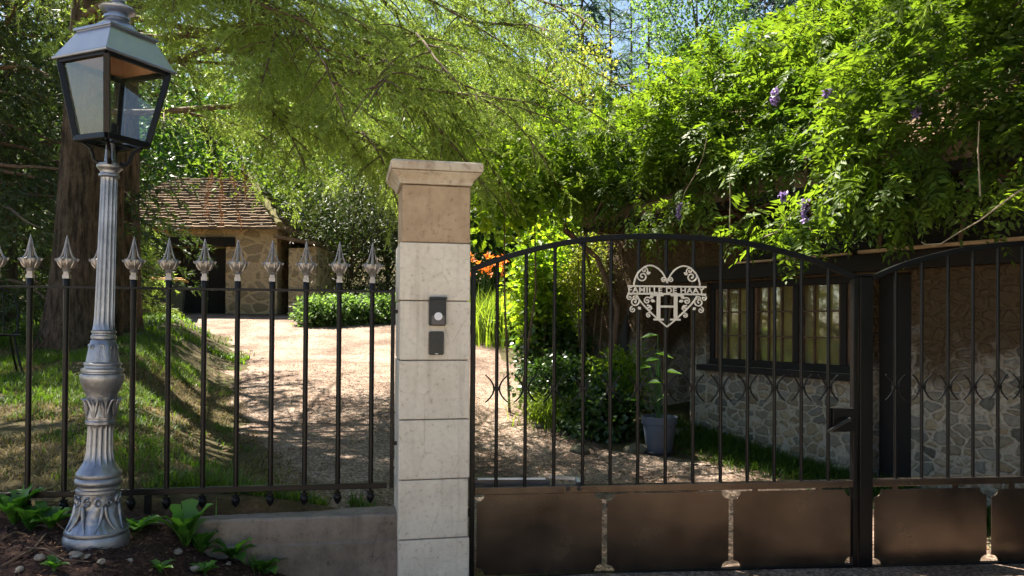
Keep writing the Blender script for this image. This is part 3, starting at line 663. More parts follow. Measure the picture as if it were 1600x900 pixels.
for dx in (-.016, .016): disc('indicator', .0022, -.0195, -.0185, cx_+dx, cz_+h*.29, M['greyplastic'], rdr, 10)

# ------------------------------------------------------------------ spear fence
fence = thing('spear_fence', (FO[0], FO[1], 0), 'black iron railing with silver spear tops on the low wall left of the pillar', 'fence', rz=TH_F)
fp = lambda px, py: onplane(px, py, FO, TH_F)
ut0, ztop = fp(300, 453); zt0 = (fp(5, 448)[1]+fp(600, 455)[1])/2; zb0 = (fp(5, 775)[1]+fp(600, 757)[1])/2
xl = fp(-120, 600)[0]; xr = fp(613, 600)[0]
b = MB(); b.box(((xl+xr)/2-.01, 0, zt0), (xr-xl+.01, .03, .014)); b.build('top_rail', M['black'], fence, 0, .002)
b = MB(); b.box(((xl+xr)/2-.013, 0, zb0), (xr-xl-.03, .034, .034)); b.build('bottom_rail', M['black'], fence, 0, .003)
b = MB(); b.box((xr, 0, (zt0+zb0)/2), (.024, .03, zt0-zb0+.034)); b.build('end_stile', M['black'], fence, 0, .003)
for k, zz in enumerate((zt0-.12, zb0+.25)):
    b = MB(); b.box((xr+.02, .0, zz), (.035, .022, .022)); b.build('wall_bracket', M['black'], fence, 0, .002)
lx = fp(231, 790)[0]
b = MB(); b.box((lx, 0, (zb0+zt_)/2-.02), (.034, .034, zb0-zt_+.0)); b.build('support_leg', M['black'], fence, 0, .003)
pb = MB(); hh = zt0-zb0
pb.tube([(0, 0, .017), (0, 0, hh+.012)], .0150, 10); pb.lathe([(.0185, hh+.007), (.0185, hh+.046), (.016, hh+.05)], 10)
pick = pb.build('picket', M['black'], fence, 40)
fb = MB(); fb.lathe([(.010, -.017), (.010, -.03), (.021, -.033), (.021, -.042), (.017, -.046), (.024, -.056), (.0245, -.068), (.018, -.088), (.007, -.102), (.004, -.106)], 14, c=(0, 0, 0))
fb.build('acorn_drop', M['black'], pick, 40)
sp = MB(); z = hh+.048
sp.box((0, 0, z+.012), (.034, .034, .022)); sp.box((0, 0, z+.03), (.026, .026, .02)); sp.lathe([(.020, z+.04), (.023, z+.045), (.017, z+.052)], 16)
sp.lathe([(.013, z+.048), (.026, z+.062), (.042, z+.082), (.050, z+.102), (.049, z+.112), (.040, z+.106), (.026, z+.09)], 20, lambda a, zz: .06*math.cos(8*a))
sp.lathe([(.013, z+.07), (.0095, z+.12), (.0075, z+.18), (.005, z+.232), (.0015, z+.246)], 6)
for k in range(4):
    a = k*math.pi/2; P = [((.05-.046*f**.42)*math.cos(a), (.05-.046*f**.42)*math.sin(a), z+.105+.125*f) for f in np.linspace(0, 1, 9)]
    P = [(1.22*.05*math.cos(a), 1.22*.05*math.sin(a), z+.112), (1.08*.05*math.cos(a), 1.08*.05*math.sin(a), z+.101)]+P
    sp.tube(P, [.006, .0065]+[.0060-.0038*f for f in np.linspace(0, 1, 9)], 6)
for k in range(8):
    a = k*math.pi/4+.39; P = [((.028+.02*math.sin(f*1.6))*math.cos(a), (.028+.02*math.sin(f*1.6))*math.sin(a), z+.06+.055*f) for f in np.linspace(0, 1, 6)]; sp.tube(P, [.003, .006, .007, .006, .004, .002], 5)
sp.build('spear_top', M['spear'], pick, 45)
pxs = [-8, 45, 102, 155, 207, 262, 318, 370, 424, 477, 529, 580.5]
for i, px in enumerate(pxs):
    o = pick if i == 0 else copy_tree(pick, fence)
    o.location = (fp(px, 600)[0], 0, zb0)

# ------------------------------------------------------------------ double gate
TH_G = R(7)
def make_gate(label, org, ox, arch_px, bars_px, panels_px, railpx, botpx, stiles, zshift=0):
    gp = lambda px, py: onplane(px, py, org, TH_G)
    g = thing('gate_leaf', (org[0], org[1], 0), label, 'gate', 'two leaves of the driveway gate', TH_G)
    A = [gp(*p) for p in arch_px]
    # smooth arch by Catmull-Rom
    P = []
    for i in range(len(A)-1):
        p0, p1, p2, p3 = [np.array(A[min(max(j, 0), len(A)-1)]) for j in (i-1, i, i+1, i+2)]
        for f in np.linspace(0, 1, 9)[:-1]: P.append(.5*((2*p1)+(-p0+p2)*f+(2*p0-5*p1+4*p2-p3)*f*f+(-p0+3*p1-3*p2+p3)*f**3))
    P.append(np.array(A[-1]))
    b = MB(); b.ribbon(P, .032, .045); b.build('arched_top_rail', M['black'], g, 35, .003)
    ax = np.array([p[0] for p in P]); az = np.array([p[1] for p in P])
    zr = np.mean([gp(*p)[1] for p in railpx]); zb = np.mean([gp(*p)[1] for p in botpx])
    xs = [s[0] for s in stiles]
    x0, x1 = xs[0], xs[-1]
    b = MB(); b.box(((x0+x1)/2, 0, zr), (x1-x0-.03, .045, .045)); b.build('middle_rail', M['panel'], g, 0, .003)
    b = MB(); b.box(((x0+x1)/2, 0, zb), (x1-x0-.03, .045, .045)); b.build('bottom_rail', M['black'], g, 0, .003)
    for x, w in stiles:
        zt = float(np.interp(x, ax, az)) if w < .06 else gp(1347, 432)[1]
        b = MB(); b.box((x, 0, (zb-.022+zt)/2), (w,   .045 if w < .06 else w*.62, zt-zb+.022)); b.build('stile', M['black'], g, 0, .004)
        if w >= .06: b = MB(); b.box((x+.003, 0, zt+.006), (w+.035, w+.035, .012)); b.build('post_cap', M['black'], g, 0, .002)
    zd = gp(1000, 606.5)[1]
    for i, px in enumerate(bars_px):
        u = gp(px, 600)[0] if not isinstance(px, tuple) else px[0]
        zt = float(np.interp(u, ax, az))
        b = MB(); b.tube([(u, 0, zr+.02), (u, 0, zt-.012)], .0112, 10); bar = b.build('bar', M['black'], g, 40)
        b = MB(); b.box((u, 0, zd), (.036, .036, .02)); b.build('collar', M['black'], bar, 0, .002)
        b = MB()
        for s in (-1, 1):
            Q_ = [(u+s*(.017+.052*(abs(f)**1.9)), -.004, zd+.088*f*(1-.06*abs(f))) for f in np.linspace(-1, 1, 15)]
            b.tube(Q_, [.0045+.0020*(1-abs(f)) for f in np.linspace(-1, 1, 15)], 6)
        b.build('scroll', M['black'], bar, 40)
    for (a0, b0, a1, b1) in panels_px:
        if isinstance(a0, float): u0, z1, u1, z0 = a0, b0, a1, b1
        else:
            u0, z1 = gp(a0, b0); u1, z0 = gp(a1, b1)
        r = .048; P_ = []
        for cx, cz, aa in ((u0, z0, 90), (u1, z0, 180), (u1, z1, 270), (u0, z1, 360)):
            for k in range(7): a = R(aa-90*k/6); P_.append((cx+r*math.cos(a), cz+r*math.sin(a)))
        b = MB(); b.prism(P_, -.004, .004); pn = b.build('panel', M['panel'], g, 0, .0015)
        for f in (.18, .72):
            x = u0+(u1-u0)*f
            for zc_, zh_ in (((z1+zr-.022)/2, zr-.022-z1+.004), ((z0+zb+.022)/2, z0-zb-.022+.004)): MB().box((x, 0, zc_), (.035, .012, zh_)).build('fixing_tab', M['panel'], pn, 0)
    return g, gp, zr, zb, ax, az
GO = at(738, 760, 4.66); GO = (GO.x, GO.y)
gq = lambda px, py: onplane(px, py, GO, TH_G)
gate1, gp, zr, zb, ax1, az1 = make_gate('wide arched gate leaf carrying the heart plaque, hung on the stone pillar', GO, 0,
    [(737, 421), (800, 399), (870, 382), (935, 373), (1000, 369.5), (1070, 371), (1150, 378), (1210, 390), (1270, 407), (1335, 433)],
    [776, 821, 866, 911, 954, 997, 1040, 1083, 1126, 1168, 1210, 1252, 1294],
    [(745, 773, 940, 893), (949, 771, 1138, 888), (1146, 768, 1330, 881)],
    [(780, 764), (1040, 761), (1300, 757)], [(780, 903), (1040, 896), (1300, 889)],
    [(gq(738.5, 600)[0], .03), (gq(1334, 600)[0], .03)])
zz = zr
for px in (886, 904):
    u, z = gp(px, 762); b = MB(); b.lathe([(.0135, 0), (.0135, .008), (.010, .012)], 12); o = b.build('bolt', M['plastic'], gate1); o.location = (u, -.0225, z); o.rotation_euler = (R(90), 0, 0)
u0, z0 = gp(1297, 674); u1, z1 = gp(1331, 637)
b = MB(); b.box(((u0+u1)/2, -.01, (z0+z1)/2), (u1-u0, .05, z1-z0)); lk = b.build('lock_box', M['black'], gate1, 0, .004)
ha, hb = gp(1318, 653), gp(1284, 672)
b = MB(); b.tube([(ha[0], -.035, ha[1]), (ha[0], -.075, ha[1])], .011, 10); b.tube([(ha[0], -.075, ha[1]), (ha[0]-.03, -.08, ha[1]-.01), (hb[0], -.075, hb[1])], [.012, .011, .009], 10)
b.build('handle', M['plastic'], lk, 40); b = MB(); hc = gp(1308, 678); b.tube([(ha[0], .03, ha[1]), (ha[0], .07, ha[1]), (hc[0], .07, hc[1])], [.011, .012, .009], 10); b.build('handle', M['plastic'], lk, 40)
hb_ = MB()
for y in (515, 800): u, z = gp(736, y); hb_.box((u-.025, 0, z), (.05, .03, .05))
hb_.build('hinge', M['black'], gate1, 0, .004)
u2, z2 = gq(1350.5, 600); wpost = gq(1361, 600)[0]-gq(1341, 600)[0]
xpk = gq(1665, 600)[0]; mir = lambda u: 2*xpk-u
bars2 = [1399, 1440, 1481, 1520, 1559, 1597]; ub = [gq(p, 600)[0] for p in bars2]; st = ub[1]-ub[0]
ub2 = [(u,) for u in ub]+[(ub[-1]+st*(k+1)*.98,) for k in range(7)]
xend = ub2[-1][0]+st*.9
GR = (GO[0], GO[1])
gate2 = make_gate('arched gate leaf with the square capped meeting post, mostly cut off by the frame', GR, 0,
    [(1362, 435), (1390, 422), (1420, 411), (1460, 400), (1500, 391), (1550, 384), (1600, 380.5), (1650, 379), (1700, 380), (1760, 386), (1830, 399), (1900, 418), (1960, 441)],
    ub2, [(1366, 765, 1541, 878), (1549, 764, 1722, 872), (1730, 763, 1895, 866)],
    [(1400, 753), (1590, 749)], [(1400, 886), (1590, 883)], [(u2, wpost), (xend, .03)])[0]
# gate opener arm behind the left leaf
ga, gb = gp(742, 757), gp(905, 754)
arm = thing('gate_opener', (GO[0], GO[1], 0), 'slim white and grey gate opener arm lying behind the lower gate rail', 'gate opener', rz=TH_G)
b = MB(); b.bar((ga[0]-.01, .10, ga[1]+.0), (gb[0]*.75, .12, gb[1]-.02), .045, .06); b.build('motor_arm', M['greyplastic'], arm, 0, .008)
b = MB(); b.bar((ga[0]+.02, .058, ga[1]+.022), (gb[0]*.7, .078, gb[1]+.012), .010, .016); b.build('cover_strip', M['whitebutton'], arm, 0, .002)
b = MB(); b.bar((gb[0]*.75, .12, gb[1]+.015), (gb[0], .06, gb[1]+.012), .022, .022); b.bar((gb[0], .06, gb[1]+.012), (gb[0], .02, gb[1]-.012), .03, .03); b.build('rod', M['silver'], arm, 0, .002)

# heart plaque with the family name and a large letter H
ec, ez0 = gp(1040, 462)
pl = thing('heart_plaque', (GO[0], GO[1], 0), 'pale scrollwork heart plaque with a name band and large letter H on the gate bars', 'plaque', rz=TH_G)
S_ = (gp(1103, 462)[0]-gp(977, 462)[0])/960.0           # metres per unit of the 1200x900 zoom (7.5 per photo pixel)
ux, uz = gp(1040.5, 455)
E = lambda x, y: (ux+(x-604)*S_, uz-(y-412)*S_)
ye, te = -.022, .006
def rib(b, pts, w):
    P = [E(*p) for p in pts]; Q_ = []
    for i in range(len(P)-1):
        p0, p1, p2, p3 = [np.array(P[min(max(j, 0), len(P)-1)]) for j in (i-1, i, i+1, i+2)]
        for f in np.linspace(0, 1, 7)[:-1]: Q_.append(.5*((2*p1)+(-p0+p2)*f+(2*p0-5*p1+4*p2-p3)*f*f+(-p0+3*p1-3*p2+p3)*f**3))
    Q_.append(np.array(P[-1])); k0 = len(b.v); b.ribbon(Q_, w*S_, te)
    b.v[k0:] = [(x, y+ye, z) for x, y, z in b.v[k0:]]
def spiral(b, cx, cy, r0, a0, turns, w, sgn=1, r1=.18):
    P = []
    for f in np.linspace(0, 1, 26): a = a0+sgn*f*turns*2*math.pi; r = r0*(1-f*(1-r1)); P.append((cx+r*math.cos(a), cy+r*math.sin(a)))
    P = [E(*p) for p in P]; k0 = len(b.v); b.ribbon(P, w*S_, te); b.v[k0:] = [(x, y+ye+.0005, z) for x, y, z in b.v[k0:]]
    c = P[-1]; k0 = len(b.v); b.prism([(c[0]+w*.8*S_*math.cos(t), c[1]+w*.8*S_*math.sin(t)) for t in np.linspace(0, 2*math.pi, 10)[:-1]], ye-te/2-.0005, ye+te/2)
def leafp(b, x, y, a, L, W):
    P = []
    for f in np.linspace(0, 1, 7): P.append((f*L, W*math.sin(math.pi*f**.8)*.5))
    for f in np.linspace(1, 0, 7)[1:-1]: P.append((f*L, -W*math.sin(math.pi*f**.8)*.5))
    c, s = math.cos(a), math.sin(a); b.prism([E(x+p*c-q*s, y+p*s+q*c) for p, q in P], ye-te/2-.001, ye+te/2-.001)
b = MB()
for s in (-1, 1):
    m = lambda x: 604+s*(x-604)
    T_ = lambda pts: [(m(x), y) for x, y in pts]
    rib(b, T_([(604, 320), (620, 275), (660, 205), (720, 150), (795, 122), (870, 138), (930, 190), (970, 250), (992, 320), (992, 350)]), 17)
    rib(b, T_([(604, 822), (700, 745), (800, 655), (890, 565), (935, 510), (960, 462)]), 17)
b.build('heart_outline', M['emblem'], pl, 40)
b = MB()
for s in (-1, 1):
    m = lambda x: 604+s*(x-604); aa = lambda a: a if s > 0 else math.pi-a
    spiral(b, m(895), 245, 68, aa(-1.0), 1.35, 15, s); spiral(b, m(872), 178, 42, aa(2.2), 1.2, 12, s)
    leafp(b, m(845), 222, aa(-2.6), 52, 36)
    spiral(b, m(645), 285, 34, aa(3.3), 1.2, 12, s)
    spiral(b, m(985), 535, 60, aa(-2.1), 1.3, 15, -s); spiral(b, m(1045), 490, 38, aa(-2.3), 1.25, 12, s); spiral(b, m(985), 495, 30, aa(2.6), 1.1, 11, s)
    spiral(b, m(1005), 628, 38, aa(-1.4), 1.2, 12, s); leafp(b, m(945), 600, aa(2.5), 44, 34)
    spiral(b, m(838), 525, 44, aa(-2.5), 1.25, 14, s); leafp(b, m(800), 500, aa(-2.1), 62, 42); leafp(b, m(798), 520, aa(2.9), 56, 36)
    spiral(b, m(815), 610, 36, aa(-.8), 1.2, 12, -s); spiral(b, m(820), 692, 32, aa(-2.2), 1.2, 12, s)
    rib(b, [(m(838), 570), (m(810), 590), (m(780), 615)], 12)
b.build('scrollwork', M['emblem'], pl, 40)
b = MB()
for y0, y1, x0, x1 in ((350, 370, 140, 1072), (436, 456, 140, 1068)):
    p, q = E(x0, y0), E(x1, y1); b.box(((p[0]+q[0])/2, ye-.001, (p[1]+q[1])/2), (q[0]-p[0], te+.001, p[1]-q[1]))
b.build('name_band', M['emblem'], pl, 0)
b = MB()
def hb2(x0, y0, x1, y1, dy=0): p, q = E(x0, y0), E(x1, y1); b.box(((p[0]+q[0])/2, ye-.002-dy, (p[1]+q[1])/2), (q[0]-p[0], te, p[1]-q[1]))
hb2(481, 458, 524, 732); hb2(684, 458, 727, 732); hb2(526, 578, 682, 602); hb2(444, 728, 565, 750, .0012); hb2(638, 728, 763, 750, .0012); hb2(446, 452, 562, 472, .0012); hb2(646, 452, 765, 472, .0012)
b.build('letter_h', M['emblem'], pl, 0)
tcu = bpy.data.curves.new('lettering', 'FONT'); tcu.body = 'FAMILLE DE HAAY'; tcu.size = 92*S_; tcu.extrude = .003; tcu.offset = .0009; tcu.align_x = 'CENTER'; tcu.align_y = 'CENTER'; tcu.space_character = 1.12
to = bpy.data.objects.new('lettering_source', tcu); col.objects.link(to); bpy.context.view_layer.update()
tm = bpy.data.meshes.new_from_object(to.evaluated_get(bpy.context.evaluated_depsgraph_get())); bpy.data.objects.remove(to)
tm.materials.clear(); tm.materials.append(M['emblem'])
co_ = np.empty(len(tm.vertices)*3, np.float32); tm.vertices.foreach_get('co', co_); co_ = co_.reshape(-1, 3)
wx = co_[:, 0].max()-co_[:, 0].min(); hx = co_[:, 1].max()-co_[:, 1].min()
cA, cB = E(150, 372), E(1050, 434)
co_[:, 0] = (co_[:, 0]-co_[:, 0].min())/wx*(cB[0]-cA[0])+cA[0]; co_[:, 1] = (co_[:, 1]-co_[:, 1].min())/hx*(cA[1]-cB[1])+cB[1]
n3 = np.stack([co_[:, 0], ye-co_[:, 2], co_[:, 1]], 1).astype(np.float32); tm.vertices.foreach_set('co', n3.ravel()); tm.update()
lo = bpy.data.objects.new('lettering', tm); col.objects.link(lo); lo.parent = pl

# ------------------------------------------------------------------ street lamp
LY = 4.0; lb = at(150.5, 853, LY)
lamp = thing('street_lamp', (lb.x, LY, lb.z), 'old cast iron street lamp painted silver with a four-sided glass lantern', 'street lamp')
kS = 1/298.0; H = lambda y: (856-y)*kS; RR = lambda p: p/338.0
lamp.rotation_euler = (R(-.3), R(1.15), 0)
def L_(prof, name, disp=None, n=64, mat='silver', par=None, sm=40):
    return MB().lathe([(RR(r), H(y)) for y, r in prof], n, disp).build(name, M[mat], par or lamp, sm)
L_([(866, 51), (852, 53), (840, 53), (835, 50.5), (832, 51.5), (829, 51)], 'base_plinth')
def acan(a, z):
    t = (z-H(829))/(H(772)-H(829)); return .05*math.sin(6*a+3*math.sin(t*4))*math.sin(math.pi*min(1, max(0, t)))+.02*math.sin(24*a+8*t)*max(0, 1-t*1.6)
ys = np.linspace(829, 772, 26); prof = [(y, float(np.interp(y, [772, 780, 795, 806, 816, 824, 829], [33.5, 33, 33.5, 35.5, 39.5, 45, 49]))) for y in ys]
base = L_(prof, 'acanthus_base', acan, 96)
b = MB()
for k in range(6):                      # raised leaf scrolls round the base
    a0 = k*math.pi/3+.25
    for s in (-1, 1):
        P = []; rr_ = []
        for f in np.linspace(0, 1, 22):
            t = s*(1.0+f*8.5); q = .19*(1-f*.82)
            aa_ = a0+s*.26-s*.0+q*math.cos(t)*s*s; z = H(787)+q*.14*math.sin(abs(t))+.012
            rad = float(np.interp((856-z/kS), [772, 780, 795, 806, 816, 824, 829], [33.5, 33, 33.5, 35.5, 39.5, 45, 49]))/338+.003
            P.append((rad*math.cos(aa_), rad*math.sin(aa_), z)); rr_.append(.008-.004*f)
        b.tube(P, rr_, 6)
        P = []
        for f in np.linspace(0, 1, 10):
            aa_ = a0+s*(.07+.30*f*f); y = 790+36*f; z = H(y); rad = float(np.interp(y, [772, 780, 795, 806, 816, 824, 829], [33.5, 33, 33.5, 35.5, 39.5, 45, 49]))/338+.004
            P.append((rad*math.cos(aa_), rad*math.sin(aa_), z))
        b.tube(P, [.007, .010, .011, .011, .010, .009, .008, .006, .005, .003], 6)
b.build('scroll_relief', M['silver'], base, 60)
L_([(773, 33), (771, 35.5), (767, 35.5), (765, 32.5), (762, 32.5), (760, 36), (757, 38), (752, 38), (749, 35.5), (746, 36.5), (742, 36.5), (738, 33), (735, 30.5)], 'base_ring')
fl = lambda n, d: (lambda a, z: -d*max(0, math.cos(n*a))**.6)
def flute2(a, z):
    t = (z-H(735))/(H(668)-H(735)); d = .12*sst(0.05, .25, t)*(1-sst(.93, 1, t)); return -float(d)*abs(math.cos(8*a))**.5
ys = np.linspace(735, 668, 22); L_([(y, float(np.interp(y, [668, 690, 710, 725, 735], [20, 20.5, 21.5, 24.5, 31]))) for y in ys], 'lower_shaft', flute2, 128)
L_([(669, 21), (667, 24), (663, 24.5), (661, 22), (659, 22), (657, 23), (650, 21.5), (640, 21.5), (630, 23), (624, 25)], 'leaf_collar', lambda a, z: .04*math.sin(8*a))
b = MB()
for k in range(8):
    a = k*math.pi/4
    for s in (-1, 0, 1):
        P = []
        for f in np.linspace(0, 1, 10):
            y = 656-32*f; r = (22+4*f+5*f**4)/338+.002; aa_ = a+s*(.05+.30*f*(1 if s else 0)); P.append((r*math.cos(aa_), r*math.sin(aa_), H(y)-(.012*f**6)))
        b.tube(P, [.004, .006, .007, .008, .008, .008, .008, .007, .006, .004], 6)
b.build('leaf_relief', M['silver'], kids(lamp)[-1], 60)
L_([(626, 24), (620, 25.5), (612, 29.5), (604, 33.5), (597, 35.5), (593, 36), (590, 35.2), (588.5, 31), (587, 31), (585.5, 34), (582, 34), (580, 29), (577, 28.5), (575.5, 30.5), (573, 30.5), (571, 27)], 'urn_bulb')
fc = L_([(573, 27), (566, 26), (556, 24), (546, 22.2), (538, 20), (536.5, 18)], 'flower_collar', lambda a, z: .03*math.cos(8*a))
b = MB()
for k in range(8):
    a = k*math.pi/4
    P = [((26-6.0*f)/338*math.cos(a+.22*math.sin(f*3.1)*s_)+0, (26-6.0*f)/338*math.sin(a+.22*math.sin(f*3.1)*s_), H(572-30*f)) for s_ in (1,) for f in np.linspace(0, 1, 8)]; b.tube(P, [.002, .004, .005, .005, .005, .004, .003, .002], 5)
    P = [((26-6.0*f)/338*math.cos(a-.22*math.sin(f*3.1)), (26-6.0*f)/338*math.sin(a-.22*math.sin(f*3.1)), H(572-30*f)) for f in np.linspace(0, 1, 8)]; b.tube(P, [.002, .004, .005, .005, .005, .004, .003, .002], 5)
    r = 22.6/338; c = Vector((r*math.cos(a+.39), r*math.sin(a+.39), H(548))); tdir = Vector((-math.sin(a+.39), math.cos(a+.39), 0))
    b.tube([c+tdir*.011*math.cos(t)+Vector((0, 0, .012*math.sin(t))) for t in np.linspace(0, 2*math.pi, 10)], .004, 5)
b.build('flower_relief', M['silver'], fc, 60)
L_([(537, 18), (535, 20.5), (531, 20.5), (529, 18.5), (527.5, 18.5), (526, 20), (523.5, 20), (522, 17.5)], 'shaft_ring')
def flute(a, z):
    t = (z-H(522))/(H(284)-H(522)); return -float(.13*sst(0.0, .04, t)*(1-sst(.975, 1, t)))*abs(math.cos(7*a))**.45
ys = list(np.linspace(522, 500, 6))+list(np.linspace(496, 292, 14))+list(np.linspace(289, 284, 3))
L_([(y, float(np.interp(y, [284, 300, 500, 512, 522], [13.6, 13.6, 16.2, 17, 18.2]))) for y in ys], 'fluted_shaft', flute, 168)
L_([(285, 14), (283, 17), (280, 17), (278.5, 14.8), (276, 14.8), (273, 17), (270.5, 20), (269, 21), (266.5, 21), (265.5, 18.5), (263.5, 18.5), (261, 9), (240, 7.5), (222, 7.5)], 'capital')
lan = bpy.data.objects.new('lantern', None); col.objects.link(lan); lan.parent = lamp; lan.rotation_euler = (R(0), R(.4), R(-26)); lan.empty_display_size = .1
wb_, wt_, we_ = .120, .183, .207; zb_, zt2, zr2 = H(229), H(110), H(65)
C4 = [(-1, -1), (1, -1), (1, 1), (-1, 1)]
b = MB()
for sx_, sy_ in C4: b.bar((sx_*wb_, sy_*wb_, zb_+.012), (sx_*wt_*.985, sy_*wt_*.985, zt2-.012), .030, .030, up=(sx_, -sy_, 0))
for (w_, z_, t_) in ((wb_, zb_, .03), (wt_*.985, zt2-.008, .026)):
    for k in range(4):
        a, c = C4[k], C4[(k+1) % 4]; e = .0
        b.bar((a[0]*w_, a[1]*w_, z_), (c[0]*w_, c[1]*w_, z_), t_, t_, up=(0, 0, 1))
b.build('lantern_frame', M['black'], lan, 0, .003)
gi = .0
for k in range(4):
    a, c = C4[k], C4[(k+1) % 4]; f = lambda p, w, z: (p[0]*w, p[1]*w, z)
    mb = MB(); n = Vector(((a[0]+c[0])/2, (a[1]+c[1])/2, 0)); q = [Vector(f(a, wb_-.004, zb_+.013)), Vector(f(c, wb_-.004, zb_+.013)), Vector(f(c, wt_-.008, zt2-.02)), Vector(f(a, wt_-.008, zt2-.02))]
    mid = sum(q, Vector())/4; q = [p+(mid-p)*.03 for p in q]
    mb.add(q, [(0, 1, 2, 3)]); mb.build('glass_pane', M['glass'], lan, 0)
b = MB(); pr = [(we_*.93, zt2-.004), (we_, zt2-.006), (we_+.004, zt2+.006), (we_*.97, zt2+.014), (.132, zr2-.002), (.132, zr2+.001), (.144, zr2+.002), (.144, zr2+.015), (.12, zr2+.024), (.05, zr2+.024)]
V = [];
for r, z in pr: V += [(sx_*r, sy_*r, z) for sx_, sy_ in C4]
b.add(V, [(i*4+k, i*4+(k+1) % 4, (i+1)*4+(k+1) % 4, (i+1)*4+k) for i in range(len(pr)-1) for k in range(4)]); b.build('lantern_roof', M['roofmetal'], lan, 0, .004)
b = MB(); w_ = we_*.92; b.add([(sx_*w_, sy_*w_, zt2+.005) for sx_, sy_ in C4]+[(sx_*.125, sy_*.125, zr2-.012) for sx_, sy_ in C4], [(4, 5, 1, 0), (5, 6, 2, 1), (6, 7, 3, 2), (7, 4, 0, 3), (7, 6, 5, 4)])
b.build('roof_lining', M['copper'], lan, 0)
b = MB(); b.box((0, 0, zb_-.004), (wb_*1.9, .03, .008)); b.box((0, 0, zb_-.004), (.03, wb_*1.9, .0085)); b.build('floor_cross', M['black'], lan, 0)
b = MB(); b.lathe([(.012, zb_), (.012, zb_+.05), (.022, zb_+.055), (.022, zb_+.09), (.014, zb_+.1)], 12); b.build('bulb_holder', M['black'], lan, 40)
z0 = zr2+.022
MB().lathe([(.112, z0), (.108, z0+.006), (.098, z0+.024), (.074, z0+.046), (.058, z0+.056), (.055, z0+.066), (.066, z0+.070), (.066, z0+.080), (.052, z0+.084), (.050, z0+.096), (.070, z0+.104), (.086, z0+.114), (.090, z0+.122), (.078, z0+.134), (.060, z0+.142), (.034, z0+.146), (.03, z0+.156), (.036, z0+.165), (.030, z0+.182), (.012, z0+.196)], 40).build('finial', M['roofmetal'], lan, 40)
b = MB()
for k in range(4):
    a = k*math.pi/2+math.pi/4; P = []
    for f, r, dz_ in ((0, .038, 0), (.2, .062, -.006), (.4, .085, .012), (.6, .090, .04), (.8, .105, .068), (1, .142, .092)):
        P.append((r*math.cos(a), r*math.sin(a), H(262)+dz_))
    b.tube(P, [.012, .012, .011, .010, .010, .010], 8)
b.build('bracket_arms', M['black'], lan, 40)

# ------------------------------------------------------------------ terrace chair and table at the far left, pot, hanging tool
def garden_chair(p, rz):
    c = thing('garden_chair', (p.x, p.y, p.z-.01), 'dark metal garden chair beside the big tree trunk at the left edge', 'chair', rz=rz)
    MB().lathe([(.01, .44), (.2, .44), (.21, .45), (.2, .46), (.01, .46)], 24).build('seat', M['black'], c, 40)
    for sx_, sy_ in C4:
        b = MB(); b.tube([(sx_*.13, sy_*.13, .44), (sx_*.17, sy_*.17, .2), (sx_*.22, sy_*.22, 0)], .011, 7); b.build('leg', M['black'], c)
    b = MB(); b.tube([(-.19, .1, .45), (-.21, .2, .7), (-.16, .24, .88), (0, .26, .95), (.16, .24, .88), (.21, .2, .7), (.19, .1, .45)], .011, 7)
    for x in (-.08, 0, .08): b.tube([(x, .17, .45), (x, .235, .75), (x*.9, .255, .93)], .006, 6)
    b.build('backrest', M['black'], c)
    return c
gc = ground(-6, 592); garden_chair(gc, R(40))
pp = ground(1030, 708); pp = Vector((pp.x, pp.y, pp.z))
pr_ = 27.5/F*pp.y; ph = 57/F*pp.y
pot = thing('flower_pot', pp, 'blue grey plastic flower pot standing before the dark doorway', 'flower pot')
MB().lathe([(pr_*.66, 0), (pr_*.7, .01), (pr_*.93, ph*.78), (pr_*.93, ph*.80)], 40, cap=False).build('body', M['pot'], pot, 40)
MB().lathe([(pr_*.95, ph*.79), (pr_*1.0, ph*.80), (pr_*1.03, ph), (pr_*.96, ph), (pr_*.90, ph*.82)], 40, cap=False).build('rim', M['pot'], pot, 40)
MB().lathe([(.01, ph*.86), (pr_*.9, ph*.85)], 30, cap=False).build('soil', M['ground'], pot, 40)
MB().lathe([(pr_*.5, -.02), (pr_*.85, -.02), (pr_*.9, .02), (pr_*.6, .015)], 30).build('saucer', M['rubber'], pot, 40)
# long dark leather-like sheath hanging from a nail on the sunlit end of the wall
hu0, hz0 = hu(985, 494); hu1, hz1 = hu(977, 556)
hg = thing('hanging_bellows', (HA.x, HA.y, 0), 'dark tapered tool hanging on the ochre wall near the heart plaque', 'tool', rz=TH_H)
b = MB(); Hh = hz0-hz1; prof = [(0, .02), (.06, .03), (.16, .045), (.3, .05), (.5, .075), (.7, .11), (.85, .125), (.95, .11), (1, .06)]
for k in range(len(prof)-1):
    pass
V = []
for f, r in prof:
    for t in np.linspace(0, 2*math.pi, 13)[:-1]: V.append((hu0+(hu1-hu0)*f+r*math.cos(t), -.07+.05*math.sin(t)*min(1, r/.06), hz0-Hh*f))
b.add(V, [(i*12+k, i*12+(k+1) % 12, (i+1)*12+(k+1) % 12, (i+1)*12+k) for i in range(len(prof)-1) for k in range(12)]+[tuple(range(12)), tuple((len(prof)-1)*12+k for k in range(11, -1, -1))]); b.build('body', M['rubber'], hg, 50)
b = MB(); b.tube([(hu0+.02*math.cos(t), -.04, hz0+.03+.045*math.sin(t)) for t in np.linspace(0, 2*math.pi, 14)], .007, 6); b.build('hanging_loop', M['rubber'], hg)
